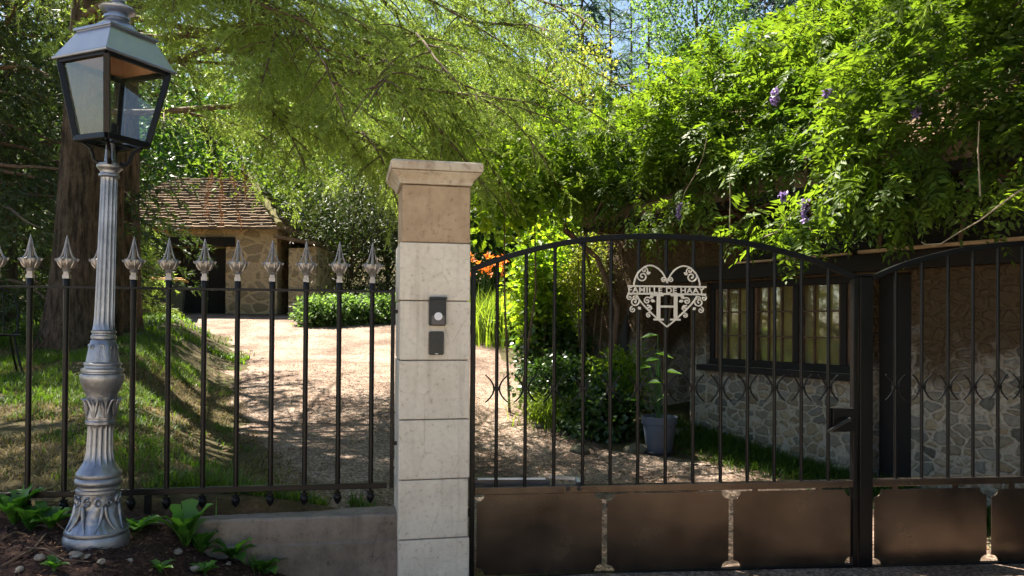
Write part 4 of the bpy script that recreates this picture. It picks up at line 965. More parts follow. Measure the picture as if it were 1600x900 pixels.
# ------------------------------------------------------------------ trees
def trunk_mesh(name, mat, parent, P, rad, n=20, g=rng, rough=.06, flare=.5):
    V = []; m = len(P)
    for i, p in enumerate(P):
        r = rad[i]
        for k in range(n):
            a = 2*math.pi*k/n; q = r*(1+rough*(vnoise(np.array(k*.9), np.array(i*.35), 41)-.5)*2)
            V.append((p[0]+q*math.cos(a), p[1]+q*math.sin(a), p[2]))
    i = np.arange(m-1)[:, None]*n; k = np.arange(n)[None, :]
    T = np.stack([i+k, i+(k+1) % n, i+n+(k+1) % n, i+n+k], -1).reshape(-1, 4)
    return npmesh(name, np.array(V), T, mat, parent, None, True)
def sprays(g, P0, D0, L0, tw_step, tw_len, nneed, nl, nw, droop=.5, flat=.35, gap=0.0):
    """needles on twigs on side branches: P0,D0,L0 are side branch bases, directions, lengths (arrays)"""
    parts = []; tints = []
    nt = np.maximum(3, (L0/tw_step).astype(int)); bi = np.repeat(np.arange(len(P0)), nt)
    f = np.concatenate([(np.arange(k)+.5)/k for k in nt]); L = L0[bi]
    dr_ = (droop*(.25+1.5*g.random(len(P0))))[bi]; wg = (g.normal(size=len(P0))*.35)[bi]; ph_ = (g.random(len(P0))*6)[bi]
    lat = unit(np.cross(D0[bi], np.array([0, 0, 1.])))
    base = P0[bi]+D0[bi]*(L*f)[:, None]+np.array([0, 0, -1.])*(dr_*L*f*f*.5)[:, None]+lat*(wg*L*f*f+.03*np.sin(ph_+f*9)*L)[:, None]
    side = unit(np.cross(D0[bi], np.array([0, 0, 1.])))*np.where(np.arange(len(bi)) % 2, 1, -1)[:, None]
    td = unit(D0[bi]*.75+side*.75+np.array([0, 0, -.45*droop])+rnd3(len(bi), g)*flat)
    tl = tw_len*(1-.6*f)*(.6+.7*g.random(len(bi)))
    if gap:
        nv = .6*vnoise(base[:, 0]*2.3+base[:, 2]*1.1, base[:, 2]*3.4-base[:, 1]*1.3, 91)+.4*vnoise(base[:, 0]*6+base[:, 1]*3, base[:, 2]*8, 92)
        kp = nv > gap; base, td, tl, bi = base[kp], td[kp], tl[kp], bi[kp]
    # needles
    k = len(bi); ni = np.repeat(np.arange(k), nneed); h = np.tile((np.arange(nneed)+.3)/nneed, k)
    nb = base[ni]+td[ni]*(tl[ni]*h)[:, None]+np.array([0, 0, -1.])*(tl[ni]*h*h*.35)[:, None]+g.normal(size=(len(ni), 3))*.006
    nd = unit(td[ni]*.9+rnd3(len(ni), g)*.75+np.array([0, 0, -.12]))
    V, T = needle_geo(nb, nd, rnd3(len(ni), g), nl*(.6+.8*g.random(len(ni))), nw*(.7+.6*g.random(len(ni))))
    bt = g.random(len(P0))
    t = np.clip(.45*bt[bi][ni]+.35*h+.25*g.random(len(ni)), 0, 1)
    return V, T, np.repeat(t, 3), (base, td, tl)
def bough(path, step, sl, g, tip=.3, both=True):
    """side branch bases along a limb path (array m x 3)"""
    path = np.array(path, float); seg = np.linalg.norm(np.diff(path, axis=0), axis=1); cum = np.concatenate([[0], np.cumsum(seg)]); tot = cum[-1]
    n = max(3, int(tot/step)); s = (np.arange(n)+.7)/n*tot; s = s[s > tot*.12]
    P = np.stack([np.interp(s, cum, path[:, k]) for k in range(3)], 1)
    Q = np.stack([np.interp(np.minimum(s+.05, tot), cum, path[:, k]) for k in range(3)], 1); O = np.stack([np.interp(s-.05, cum, path[:, k]) for k in range(3)], 1)
    T = unit(Q-O); side = unit(np.cross(T, np.array([0, 0, 1.])))*np.where(np.arange(len(s)) % 2, 1, -1)[:, None]
    D = unit(T*.7+side*(.9)+rnd3(len(s), g)*.5+np.array([0, 0, -.12]))
    f = s/tot; L = sl*(.45+.75*np.sin(math.pi*np.clip(f*.9+.08, 0, 1)))*(.7+.6*g.random(len(s)))*(1-(1-tip)*np.clip((f-.75)/.25, 0, 1))
    P = np.vstack([P, path[-1]]); D = np.vstack([D, T[-1:]]); L = np.append(L, sl*.5)
    return P, D, L
def limb_path(p0, az, ln, up, droop, g, n=14):
    P = []; d = np.array([math.cos(az), math.sin(az), 0]); w = np.array([-d[1], d[0], 0]); a, b_ = g.normal()*.12, g.random()*6
    for f in np.linspace(0, 1, n):
        P.append(np.array(p0)+d*ln*f+w*ln*(a*f*f+.02*math.sin(b_+f*7))+np.array([0, 0, ln*(up*f-droop*f*f+.015*math.sin(b_*2+f*9))]))
    return np.array(P)

# the big cedar whose boughs hang across the top of the picture
g = np.random.default_rng(21)
cb = ground(112, 541); CX, CY = cb.x, cb.y
cedar = thing('cedar_tree', (0, 0, 0), 'big cedar with thick furrowed trunk behind the street lamp, boughs drooping over the drive', 'tree')
zs = np.concatenate([np.linspace(-.3, 1.2, 9), np.linspace(1.6, 13.4, 26)]); zs = cb.z+zs
lean = .035
P = [(CX+lean*(z-cb.z), CY+.02*(z-cb.z), z) for z in zs]
rad = [.30*(1-.9*((z-cb.z)/14.2)) + .17*math.exp(-max(0, z-cb.z+.15)*2.6) for z in zs]
trunk_mesh('trunk', M['bark'], cedar, P, rad, 28, g, .07)
limbs = []
vis = [(-8, 6.3, 5.5, .05, .30), (-22, 5.6, 5.7, .1, .36), (0, 6.3, 5.0, .02, .24), (-34, 5, 5.1, .1, .32), (-13, 5.7, 4.6, .08, .25), (-2, 4.6, 5.2, .05, .26), (-3, 7.2, 6.3, .06, .32), (-26, 6.4, 6.5, .1, .36), (-19, 5.9, 5.0, .05, .28), (1, 4.7, 4.15, .06, .22), (-46, 4.4, 5.3, .1, .36), (-17, 7.0, 7.0, .1, .38)]
for az, ln, z, up, dr_ in vis:
    mp_ = limb_path((CX+.2, CY, z), R(az), ln, up, dr_, g); limbs.append((mp_, 1))
    for f_, s_ in ((.30, 1), (.42, -1), (.58, 1), (.70, -1)):
        q_ = mp_[int(f_*13)]; limbs.append((limb_path(tuple(q_), R(az+s_*(28+30*g.random())), ln*(.52-.35*f_)*(.8+.5*g.random()), .06+.1*g.random(), .35+.5*g.random(), g, 8), 2))
for z in np.arange(6.6, 10.6, .34):
    for k in range(3):
        az = R(-84+(44 if z < 7.6 else 26)*(k+g.random())/3); ln = min(4.7, 6.0-.42*(z-7))*(.9+.2*g.random())
        limbs.append((limb_path((CX+.03*z, CY, z), az, ln, .10, .22, g), 0))
for z in np.arange(7.6, 14.2, .7):
    for k in range(3):
        az = R(-175+100*(k+g.random())/3) if z < 11 else g.random()*6.28; ln = (4.4*(1-(z-7.2)/8.2)+.6)*(.8+.35*g.random())
        limbs.append((limb_path((CX+.03*z, CY, z), az, ln, .12, .28, g), 0))
for az, z, ln in ((120, 7, 4.0), (140, 6, 4.4), (165, 7.6, 4.4), (100, 8.2, 3.6), (190, 6, 4.6), (230, 6.6, 4.0), (265, 6.0, 3.6), (215, 7.6, 4.4), (290, 7.2, 4.2)):
    limbs.append((limb_path((CX, CY, z), R(az), ln, .1, .34, g), 0))
lb_ = MB(); parts = []; tt = []; tw = MB(); parts2 = []; tt2 = []; nbare = 0
for path, near in limbs:
    lb_.tube(path, list(np.linspace((0.06, .048, .022)[near], .007, len(path))), 7)
    Pb, Db, Lb = bough(path, (.26, .19, .15)[near], (1.2, .95, .8)[near], g)
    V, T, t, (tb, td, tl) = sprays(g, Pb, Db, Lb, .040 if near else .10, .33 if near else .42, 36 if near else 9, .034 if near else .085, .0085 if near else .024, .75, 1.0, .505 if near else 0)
    (parts if near else parts2).append((V, T)); (tt if near else tt2).append(t)
    if near:
        Pc, Dc, Lc = bough(path, .10, .42, g); V, T, t, _ = sprays(g, Pc, Dc, Lc, .045, .2, 18, .027, .009, .8, 1.0); parts.append((V, T)); tt.append(t)
        for q in range(len(Pb)):
            pts = [Pb[q]+Db[q]*Lb[q]*f+np.array([0, 0, -1.])*(.75*Lb[q]*f*f*.5) for f in (0, .2, .4, .6)]
            tw.tube(pts, [.010, .008, .006, .003], 4, False)
lb_.build('limbs', M['twig'], cedar, 60); tw.build('side_branches', M['twig'], cedar, 60)
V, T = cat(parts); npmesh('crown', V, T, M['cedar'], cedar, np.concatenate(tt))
V, T = cat(parts2); npmesh('upper_crown', V, T, M['cedar'], cedar, np.concatenate(tt2))
# a browned dead spray hanging before the outbuilding roof
q = at(330, 262, 9.2); Pb = np.array([[q.x+.12*k, q.y, q.z+.1*(k % 2)] for k in range(4)]); Db = unit(np.array([[.15*(k-1), 0, -1.] for k in range(4)])); Lb = np.array([.5, .62, .55, .4])
V, T, t, _ = sprays(g, Pb, Db, Lb, .03, .12, 12, .05, .008, .3); npmesh('dead_spray', V, T, M['cedar_brown'], cedar, t)
print('cedar tris', ground(300, 848), tz(-1.8,4.3), sum(len(p[1]) for p in parts), sum(len(p[1]) for p in parts2))

cedar2 = thing('cedar_tree', (0, 0, 0), 'second cedar just right of the gates, its sprays hanging at the top right corner', 'tree')
X2, Y2 = 7.4, 3.4
trunk_mesh('trunk', M['bark'], cedar2, [(X2-.02*z, Y2, z) for z in np.linspace(-.2, 12.5, 24)], [.30*(1-.9*f)+.14*math.exp(-f*14) for f in np.linspace(0, 1, 24)], 24, g, .07)
lb_ = MB(); pa, ta, pb_, tb_ = [], [], [], []
lims = [(limb_path((X2, Y2, z), R(az), ln, .14, .16, g), 0) for z in np.arange(5.8, 11.8, .32) for az, ln in ((150+26*g.random(), 7.4-.45*(z-5.8)), (148+30*g.random(), 6.8-.4*(z-5.8)), (152+18*g.random(), 7.8-.4*abs(z-7.2)), (185+35*g.random(), 4.8-.4*(z-5.6)), (110+35*g.random(), 4.2-.35*(z-5.6)))]  # unseen upper boughs, lengthened and thickened to shade the ground before the gates
lims += [(limb_path((X2, Y2, z), R(az), ln, .14, .2, g), 0) for z in np.arange(5.8, 9.6, .3) for az, ln in ((172+14*g.random(), 6.8-.5*abs(z-7)), (188+16*g.random(), 6.2-.5*abs(z-7)))]  # more unseen boughs, added to shade the road on the right
lims += [(limb_path((X2, Y2, z), R(az), ln, .1, .47, g), 1) for az, z, ln in ((148, 5.4, 4.5), (155, 5.7, 5.0), (141, 5.6, 4.2))]
for path, near in lims:
    lb_.tube(path, list(np.linspace(.06, .010, len(path))), 6)
    Pb, Db, Lb = bough(path, .15 if near else .15, .9 if near else 1.1, g)
    V, T, t, _ = sprays(g, Pb, Db, Lb, .04 if near else .09, .22 if near else .42, 15 if near else 11, .042 if near else .10, .0115 if near else .034, .5, .8)
    (pa if near else pb_).append((V, T)); (ta if near else tb_).append(t)
lb_.build('limbs', M['twig'], cedar2, 60)
V, T = cat(pa); npmesh('crown', V, T, M['cedar'], cedar2, np.concatenate(ta)); V, T = cat(pb_); npmesh('upper_crown', V, T, M['cedar'], cedar2, np.concatenate(tb_))

def conifer(name, label, px, Y, top, mat, rmax, nlimb, g, trunkr=.16, bare=.1, base_z=None, nl=.16, nw=.05, cat_='tree', group=None, bark='bark', step=.28, shape=1.0, droop=.25, x=None, nn=8):
    x = at(px, 300, Y).x if x is None else x; z0 = tz(x, Y) if base_z is None else base_z
    t = thing(name, (0, 0, 0), label, cat_, group)
    zt_ = top if top > 0 else at(px, -top, Y).z; h = zt_-z0
    P = [(x+.08*math.sin(f*4)*f, Y, z0-.2+(h+.1)*f) for f in np.linspace(0, 1, 16)]
    trunk_mesh('trunk', M[bark], t, P, [trunkr*(1-.93*f)+.06*trunkr/.16*math.exp(-f*h*2) for f in np.linspace(0, 1, 16)], 12, g)
    lim = MB(); parts = []; tts = []
    for k in range(nlimb):
        f = bare+(1-bare)*((k+.5)/nlimb)**.85; ln = rmax*((1-f)/(1-bare))**(.75*shape)*(.75+.45*g.random())+.15
        path = limb_path((x, Y, z0+h*f), g.random()*6.28, ln, .10, droop, g, 7)
        lim.tube(path, list(np.linspace(.03*trunkr/.16+.008, .006, 7)), 5, False)
        Pb, Db, Lb = bough(path, step, .32*rmax*(.5+.5*(1-f))+.25, g)
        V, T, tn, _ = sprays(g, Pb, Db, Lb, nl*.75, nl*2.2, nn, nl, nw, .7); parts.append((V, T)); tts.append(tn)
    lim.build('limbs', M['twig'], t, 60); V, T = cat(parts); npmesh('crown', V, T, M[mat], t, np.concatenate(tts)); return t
def broadleaf(name, label, px, Y, top, mat, rx, rz, ncl, per, g, lw=(.13, .08), trunkr=.13, low=.25, group=None, cx=None, bark='bark2', sig=.45, nlimb=9, ox=0.0):
    x = at(px, 300, Y).x if cx is None else cx; z0 = tz(x, Y); zt_ = at(px, -top, Y).z if top < 0 else top
    t = thing(name, (0, 0, 0), label, 'tree', group); h = zt_-z0; cz = zt_-rz
    P = [(x+.12*math.sin(f*5+px), Y+.1*math.sin(f*3), z0-.2+(cz+rz*.5-z0)*f) for f in np.linspace(0, 1, 10)]
    trunk_mesh('trunk', M[bark], t, P, [trunkr*(1-.8*f) for f in np.linspace(0, 1, 10)], 10, g)
    lm = MB()
    for k in range(nlimb):
        f = .35+.6*k/nlimb; p = P[min(9, int(f*9))]; a = g.random()*6.28
        e = np.array([x+ox+rx*.8*math.cos(a), Y+rx*.8*math.sin(a), min(p[2]+rz*.7, zt_-.3)]); p = np.array(p)
        lm.tube([p*(1-s)+e*s+np.array([0, 0, .25*math.sin(s*3.1)]) for s in np.linspace(0, 1, 6)], list(np.linspace(trunkr*.4, .01, 6)), 5, False)
    lm.build('limbs', M[bark], t, 60)
    Pn, out, ct = clump_points(g, (x+ox, Y, cz), (rx, rx, rz), ncl, per, sig*rx/2.2, .45, .18)
    foliage('crown', M[mat], t, Pn, out, ct, g, lw[0], lw[1]); return t
G = np.random.default_rng(5)
# pale trunk with a sunlit side behind the lamp, dark conifers on the left
conifer('conifer_tree', 'slim conifer with a warm lit trunk right behind the street lamp post', 201, 11.6, 7.4, 'thuja', 1.0, 18, G, .20, .62, nl=.11, nw=.03, step=.2, bark='bark2')
conifer('conifer_tree', 'dense dark conifer filling the shade at the left edge behind the cedar trunk', 10, 13.5, 10.5, 'thuja', 3.4, 70, G, .2, .04, nl=.12, nw=.034, step=.22)
conifer('conifer_tree', 'dark conifer showing low between the left fence bars behind the cedar trunk', 70, 17.5, 9.0, 'thuja', 2.4, 56, G, .2, .05, nl=.14, nw=.04, step=.25)
conifer('conifer_tree', 'dark conifer standing left of the cedar trunk near the garden chair', -70, 11.0, 9.0, 'thuja', 2.6, 56, G, .2, .03, nl=.11, nw=.032, step=.2)
# bright feathery young conifer in front of the outbuilding's left corner
conifer('young_conifer', 'small bright green feathery conifer at the left corner of the outbuilding', 206, 16.5, -345, 'cedar', .7, 42, G, .05, .02, nl=.085, nw=.022, step=.14)
# leafy laurel-like tree between lamp and boughs
broadleaf('laurel_tree', 'dark glossy broadleaf tree above the lantern roof at upper left', 192, 10.6, -(-60), 'laurel', 1.3, 1.7, 70, 120, G, (.13, .055), .07, sig=.55, ox=.6)
# behind the drive
broadleaf('broadleaf_tree', 'light green tree behind the right edge of the outbuilding roof', 455, 24, -190, 'decid', 2.6, 3.0, 110, 110, G, (.16, .10), .12)
broadleaf('yew_shrub', 'dark many stemmed yew left of the pillar at the back of the drive', 545, 21.5, -255, 'yew', 2.0, 2.2, 100, 120, G, (.13, .03), .10)
broadleaf('yew_shrub', 'dark yew right beside the pillar top at the back', 612, 22.5, -225, 'yew', 1.9, 2.6, 90, 120, G, (.13, .035), .10)
broadleaf('broadleaf_tree', 'bright green tree rising behind the pillar cap under the cedar tips', 800, 20.5, -70, 'decid', 2.1, 3.3, 130, 120, G, (.15, .10), .12)
broadleaf('broadleaf_tree', 'yellow green tree behind the pillar cap, left of the sky gap', 868, 24.5, -75, 'gold', 1.9, 3.0, 90, 110, G, (.16, .10), .12)
broadleaf('broadleaf_tree', 'mid green tree directly behind the drooping cedar sprays over the pillar', 690, 26, -60, 'laurel', 3.0, 4.2, 140, 110, G, (.18, .11), .14)
broadleaf('broadleaf_tree', 'tall green tree behind the yews at the back of the drive', 580, 31, -40, 'laurel', 3.4, 4.6, 140, 110, G, (.2, .13), .16)
broadleaf('broadleaf_tree', 'green tree rising behind the ridge of the outbuilding', 330, 28, -60, 'laurel', 3.6, 4.8, 140, 100, G, (.2, .13), .16)
broadleaf('broadleaf_tree', 'dark green tree behind the outbuilding and the lamp post', 210, 30, -20, 'laurel', 3.6, 5.0, 130, 100, G, (.2, .12), .16)
conifer('spruce_tree', 'dark spruce at the left side of the sky gap', 908, 27, 15.5, 'spruce', 2.3, 66, G, .16, .03, nl=.22, nw=.07, step=.34, droop=.4)
for i, (px, Y, lab) in enumerate(((952, 42, 'thin bare-trunked pine in the sky gap, nearest the dark spruce'), (985, 44, 'thin pine in the middle of the sky gap'), (1012, 41, 'thin pine in the sky gap beside the pale green tree'), (1150, 46, 'tall thin pine behind the pale green tree, right of the sky gap'))):
    conifer('pine_tree', lab, px, Y, 22, 'pine', 1.9, 42, G, .17, .42, nl=.26, nw=.045, step=.42, bark='bark', shape=.5, droop=.1, group='thin pines against the sky', nn=6)
broadleaf('broadleaf_tree', 'pale green airy tree against the sky above the wisteria', 1085, 34, -(-20), 'decid_far', 2.9, 4.4, 110, 85, G, (.19, .12), .11, sig=.42)
conifer('spruce_tree', 'blue dark conifer top showing above the wisteria right of the sky gap', 1195, 30, 16, 'spruce', 2.2, 60, G, .16, .03, nl=.24, nw=.07, step=.34)
conifer('spruce_tree', 'dark conifer behind the highest wisteria at the top edge', 1290, 24, 15, 'spruce', 2.6, 60, G, .16, .03, nl=.22, nw=.07, step=.32)
# lower growth closing the view behind the drive's right side
broadleaf('broadleaf_shrub', 'dark shady shrub behind the orange flowers', 800, 19.5, -270, 'laurel', 1.6, 1.9, 80, 110, G, (.14, .08), .06)
broadleaf('broadleaf_shrub', 'green shrub at the foot of the sky gap behind the wisteria', 985, 27, -150, 'decid', 2.6, 2.8, 90, 110, G, (.17, .11), .08)
broadleaf('broadleaf_shrub', 'green shrub under the blue conifer, behind the wisteria', 1120, 26, -110, 'decid', 2.4, 2.6, 90, 100, G, (.17, .11), .08)
# the far wood closing the view: one mass of leaf clumps on the hill
Ps, outs, cts = [], [], []
for k in range(120):
    px = -350+k*18+G.normal()*10; Y = 44+G.random()*10; gap = 885 < px < 1185
    h = (3.8+G.random()*1.2) if gap else 8+G.random()*4; x = at(px, 300, Y).x; z0 = tz(x, Y)
    p, o, c = clump_points(G, (x, Y, z0+h*.5), (2.2, 2.0, h*.55), 46, 42, .55, .4, .2); Ps.append(p); outs.append(o); cts.append(c*.7)
tag(foliage('far_wood', M['decid'], None, np.concatenate(Ps), np.concatenate(outs), np.concatenate(cts), G, .32, .22), kind='stuff')

# low pale hedge in front of the lean-to
hx = [(500, 17.6), (540, 17.9), (580, 18.2), (615, 18.4)]
Ps = []
for px, Y in hx:
    x = at(px, 470, Y).x; Ps.append(clump_points(G, (x, Y, tz(x, Y)+.3), (.5, .4, .32), 36, 90, .1, .5, .15))
hedge = thing('low_hedge', (0, 0, 0), 'low clipped pale green hedge at the back of the drive beside the pillar', 'hedge')
foliage('foliage', M['decid_far'], hedge, np.concatenate([p[0] for p in Ps]), np.concatenate([p[1] for p in Ps]), np.concatenate([p[2] for p in Ps]), G, .09, .06)
b = MB()
for px, Y in hx:
    x = at(px, 470, Y).x
    for k in range(4): b.tube([(x+k*.1-.15, Y, tz(x, Y)-.05), (x+k*.16-.24, Y+.05, tz(x, Y)+.4)], [.012, .005], 5)
b.build('stems', M['twig'], hedge)
def bush(name, label, px, py, Y, rad, ncl, per, mat, lw, sig, cat_='shrub', kind='leaf', shell=.5, lump=.2, group=None, stems=5, gz=None, tintv=.5):
    c = at(px, py, Y); t = thing(name, (0, 0, 0), label, cat_, group)
    P, out, ct = clump_points(G, c, rad, ncl, per, sig, shell, lump)
    if kind == 'leaf': foliage('foliage', M[mat], t, P, out, ct, G, lw[0], lw[1], tintvar=tintv)
    else: compound('foliage', M[mat], t, P, unit(out+np.array([0, 0, -.5])+rnd3(len(P), G)*.7), ct, G, lw[0], lw[1])
    b = MB(); z0 = tz(c.x, c.y) if gz is None else gz
    for k in range(stems):
        a = G.random()*6.28; e = (c.x+rad[0]*.6*math.cos(a), c.y+rad[1]*.6*math.sin(a), c.z+rad[2]*.5*G.random())
        s = (c.x+.1*math.cos(a), c.y+.1*math.sin(a), z0-.1); b.tube([s, tuple((s[i]*.5+e[i]*.5)+G.normal()*.06 for i in range(3)), e], [.022, .014, .006], 6)
    b.build('stems', M['twig'], t); return t
# shrubs at the far end of the house wall, behind the left half of the gate
bush('hazel_shrub', 'tall light green round-leaved shrub rising just right of the pillar cap', 804, 280, 10.2, (.58, .26, .74), 44, 34, 'hazel', (.12, .095), .17, stems=2)
bush('hazel_shrub', 'round-leaved sunny shrub behind the second and third gate bars from the pillar', 838, 440, 11.2, (.32, .30, .72), 38, 42, 'hazel', (.11, .085), .13, stems=3)
bush('hazel_shrub', 'round-leaved shrub behind the gate arch left of the heart plaque', 868, 455, 11.7, (.5, .4, .85), 46, 45, 'hazel', (.115, .09), .15, gz=.4)
bush('ivy_shrub', 'dark glossy shrub low behind the gate bars under the round-leaved shrub', 862, 545, 11.3, (.45, .4, .45), 60, 50, 'ivy', (.09, .075), .11)
bush('privet_shrub', 'fine-leaved golden shrub on the ochre wall end left of the heart plaque', 922, 425, 10.95, (.40, .28, .52), 48, 90, 'gold', (.05, .028), .11, gz=.4, stems=3)
# orange day lilies and tall grass clump by the pillar
og = at(784, 505, 15.6); k = 900
grassc = thing('tall_grass_clump', (0, 0, 0), 'tall yellow green grass clump seen between the pillar and first gate bars', 'grass clump')
Pg = np.stack([og.x+G.normal(size=k)*.36, og.y+G.normal(size=k)*.35, np.zeros(k)], 1); Pg[:, 2] = terrain(Pg[:, 0], Pg[:, 1])
blades('leaf_blades', M['ornamental'], grassc, Pg, .8+.5*G.random(k), .022+.012*G.random(k), G, .55, seg=4)
lil = thing('orange_lilies', (0, 0, 0), 'orange day lilies in bloom above the tall grass beside the pillar', 'flowers')
b = MB(); Pl = []
for k in range(34):
    c = at(735+G.random()*55, 397+G.random()*34, 15.9+G.random()*.5); Pl.append(c); x, y = c.x+G.normal()*.1, c.y; b.tube([(x, y, tz(x, y)), (c.x, c.y, c.z)], [.006, .004], 4)
b.build('stems', M['ornamental'], lil); Pl = np.repeat(np.array(Pl), 7, 0)+G.normal(size=(34*7, 3))*.02
V, T = leaf_geo(Pl, rnd3(len(Pl), G)*[1, 1, .5]+np.array([0, 0, .3]), rnd3(len(Pl), G), .085+.03*G.random(len(Pl)), .04+.01*G.random(len(Pl)), .2)
npmesh('blooms', V, T, M['orange'], lil, np.repeat(G.random(len(Pl)), 4))
# rockery at the foot of the wall: arching grass, ivy mound, fern, boulders
def arching(name, label, px, py, k, sp, Hh, W, mat, lean, cat_):
    c = ground(px, py); t = thing(name, (0, 0, 0), label, cat_)
    P = np.stack([c.x+G.normal(size=k)*sp, c.y+G.normal(size=k)*sp*.8, np.zeros(k)], 1); P[:, 2] = terrain(P[:, 0], P[:, 1])-.02
    blades('leaf_blades', M[mat], t, P, Hh*(.7+.6*G.random(k)), W*(.7+.6*G.random(k)), G, lean, seg=4); return t
mound = at(905, 640, 9.9)
arching('arching_grass', 'arching pale green grass tuft spilling onto the gravel in the rockery', 872, 662, 520, .20, .62, .016, 'ornamental', 1.25, 'grass clump')
arching('arching_grass', 'smaller arching grass tuft right above the ivy mound in the rockery', 925, 655, 300, .15, .55, .015, 'ornamental', 1.2, 'grass clump')
bush('ivy_mound', 'dark ivy mound low in the rockery left of the flower pot', 940, 655, 9.1, (.42, .32, .40), 80, 60, 'ivy', (.065, .055), .09)
bush('ivy_mound', 'ivy hanging over the rockery stones behind the arching grass', 880, 600, 10.2, (.5, .35, .34), 60, 60, 'ivy', (.075, .06), .1)
bush('variegated_shrub', 'small bright leaved shrub behind the flower pot against the ochre wall', 968, 588, 9.6, (.25, .22, .30), 34, 45, 'hazel', (.10, .03), .09)
for i, (px, py, s, lab) in enumerate(((995, 706, .13, 'flat stone edging the rockery beside the flower pot'), (842, 668, .10, 'small stone edging the rockery under the arching grass'), (908, 708, .11, 'stone under the ivy mound at the gravel edge'))):
    c = ground(px, py); m_ = bpy.data.meshes.new('boulder'); V, Fc = [], []
    import bmesh
    bm = bmesh.new(); bmesh.ops.create_icosphere(bm, subdivisions=3, radius=s)
    for v in bm.verts:
        n = float(vnoise(np.array(v.co.x*9+i*5), np.array(v.co.y*9+v.co.z*7), 9)); v.co *= .75+.5*n; v.co.z *= .6
    bm.to_mesh(m_); bm.free(); m_.materials.append(M['boulder']); o = bpy.data.objects.new('boulder', m_); col.objects.link(o); o.location = (c.x, c.y, c.z+s*.15); m_.polygons.foreach_set('use_smooth', [True]*len(m_.polygons))
    tag(o, lab, 'stone', 'rockery stones')
# plant in the pot
pz = pp.z+ph*.85; plant = thing('potted_plant', (pp.x, pp.y, pz), 'sparse big-leaved plant growing in the blue grey pot', 'potted plant')
b = MB(); tips = []
for k, (dx, dzp, ln) in enumerate(((-.05, .75, .28), (.04, .55, .26), (-.14, .42, .24), (-.02, .95, .24), (.1, .30, .24), (-.2, .22, .22), (.0, .68, .2), (-.09, .6, .25))):
    b.tube([(0, 0, -.05), (dx*.5, .02, dzp*.6), (dx, -.03*k % .1, dzp)], [.008, .006, .004], 5); tips.append((dx, 0, dzp))
b.build('stems', M['weed'], plant); tp = np.array(tips)
Dn = unit(np.stack([np.sign(tp[:, 0]+.001)*.9*np.where(np.arange(8) % 2, 1, -1), -.3+G.normal(size=8)*.3, .1+G.normal(size=8)*.25], 1))
V, T = leaf_geo(tp, Dn, np.tile([[0, -.3, 1.]], (8, 1)), np.full(8, .20), np.full(8, .085), .1, .45, .3); npmesh('leaves', V, T, M['laurel'], plant, np.repeat(G.random(8), 4))

# ------------------------------------------------------------------ wisteria over the house eave
hm = Matrix.Rotation(TH_H, 4, 'Z'); hm.translation = Vector((HA.x, HA.y, 0)); HM = np.array(hm)
def H2W(P): return P @ HM[:3, :3].T+HM[:3, 3]
vine = thing('wisteria', (0, 0, 0), 'huge wisteria with feathery leaves burying the roof and eave of the house', 'climber')
gw = np.random.default_rng(77)
def shell_pts(n, u0, u1, prof, thick, ulump):
    prof = np.array(prof); seg = np.linalg.norm(np.diff(prof, axis=0), axis=1); cum = np.concatenate([[0], np.cumsum(seg)])
    u = u0+(u1-u0)*gw.random(n); s = gw.random(n)*cum[-1]
    y = np.interp(s, cum, prof[:, 0]); z = np.interp(s, cum, prof[:, 1])
    sn = np.interp(np.minimum(s+.03, cum[-1]), cum, prof[:, 0])-np.interp(np.maximum(s-.03, 0), cum, prof[:, 0]); cn = np.interp(np.minimum(s+.03, cum[-1]), cum, prof[:, 1])-np.interp(np.maximum(s-.03, 0), cum, prof[:, 1])
    q = np.sqrt(sn**2+cn**2)+1e-9; ny_, nz_ = -cn/q, sn/q
    L = (vnoise(u*1.1, s*1.1, 51)-.5)*1.1+(vnoise(u*2.7, s*2.7, 52)-.5)*.55
    dpt = L*ulump-thick*gw.random(n)**1.6
    return np.stack([u, y+ny_*dpt, z+nz_*dpt], 1), np.stack([np.zeros(n)+gw.normal(size=n)*.3, ny_, nz_], 1), s/cum[-1], vnoise(u*2.2, s*2.2, 53)
prof = [(-.72, 3.02), (-.98, 3.12), (-1.08, 3.3), (-.98, 3.5), (-.70, 3.85), (-.25, 4.25), (.35, 4.62), (1.1, 4.95), (1.9, 5.2)]
P, Nn, s, c = shell_pts(12500, .25, 7.4, prof, .6, .85)
keep = (gw.random(len(P)) < (.35+1.2*c)*(.35+.65*sst(.6, 2.2, P[:, 0])))
P, Nn, s, c = P[keep], Nn[keep], s[keep], c[keep]
P[:, 2] -= .42*sst(3.0, 5.2, P[:, 0])*(1-sst(0, .55, s)); W = H2W(P); Nw = Nn @ HM[:3, :3].T
compound('foliage', M['wist'], vine, W, unit(Nw*.5+rnd3(len(W), gw)*.75+np.array([0, 0, -.35])), np.clip(c*.9, 0, 1), gw, .235, .05, 5)
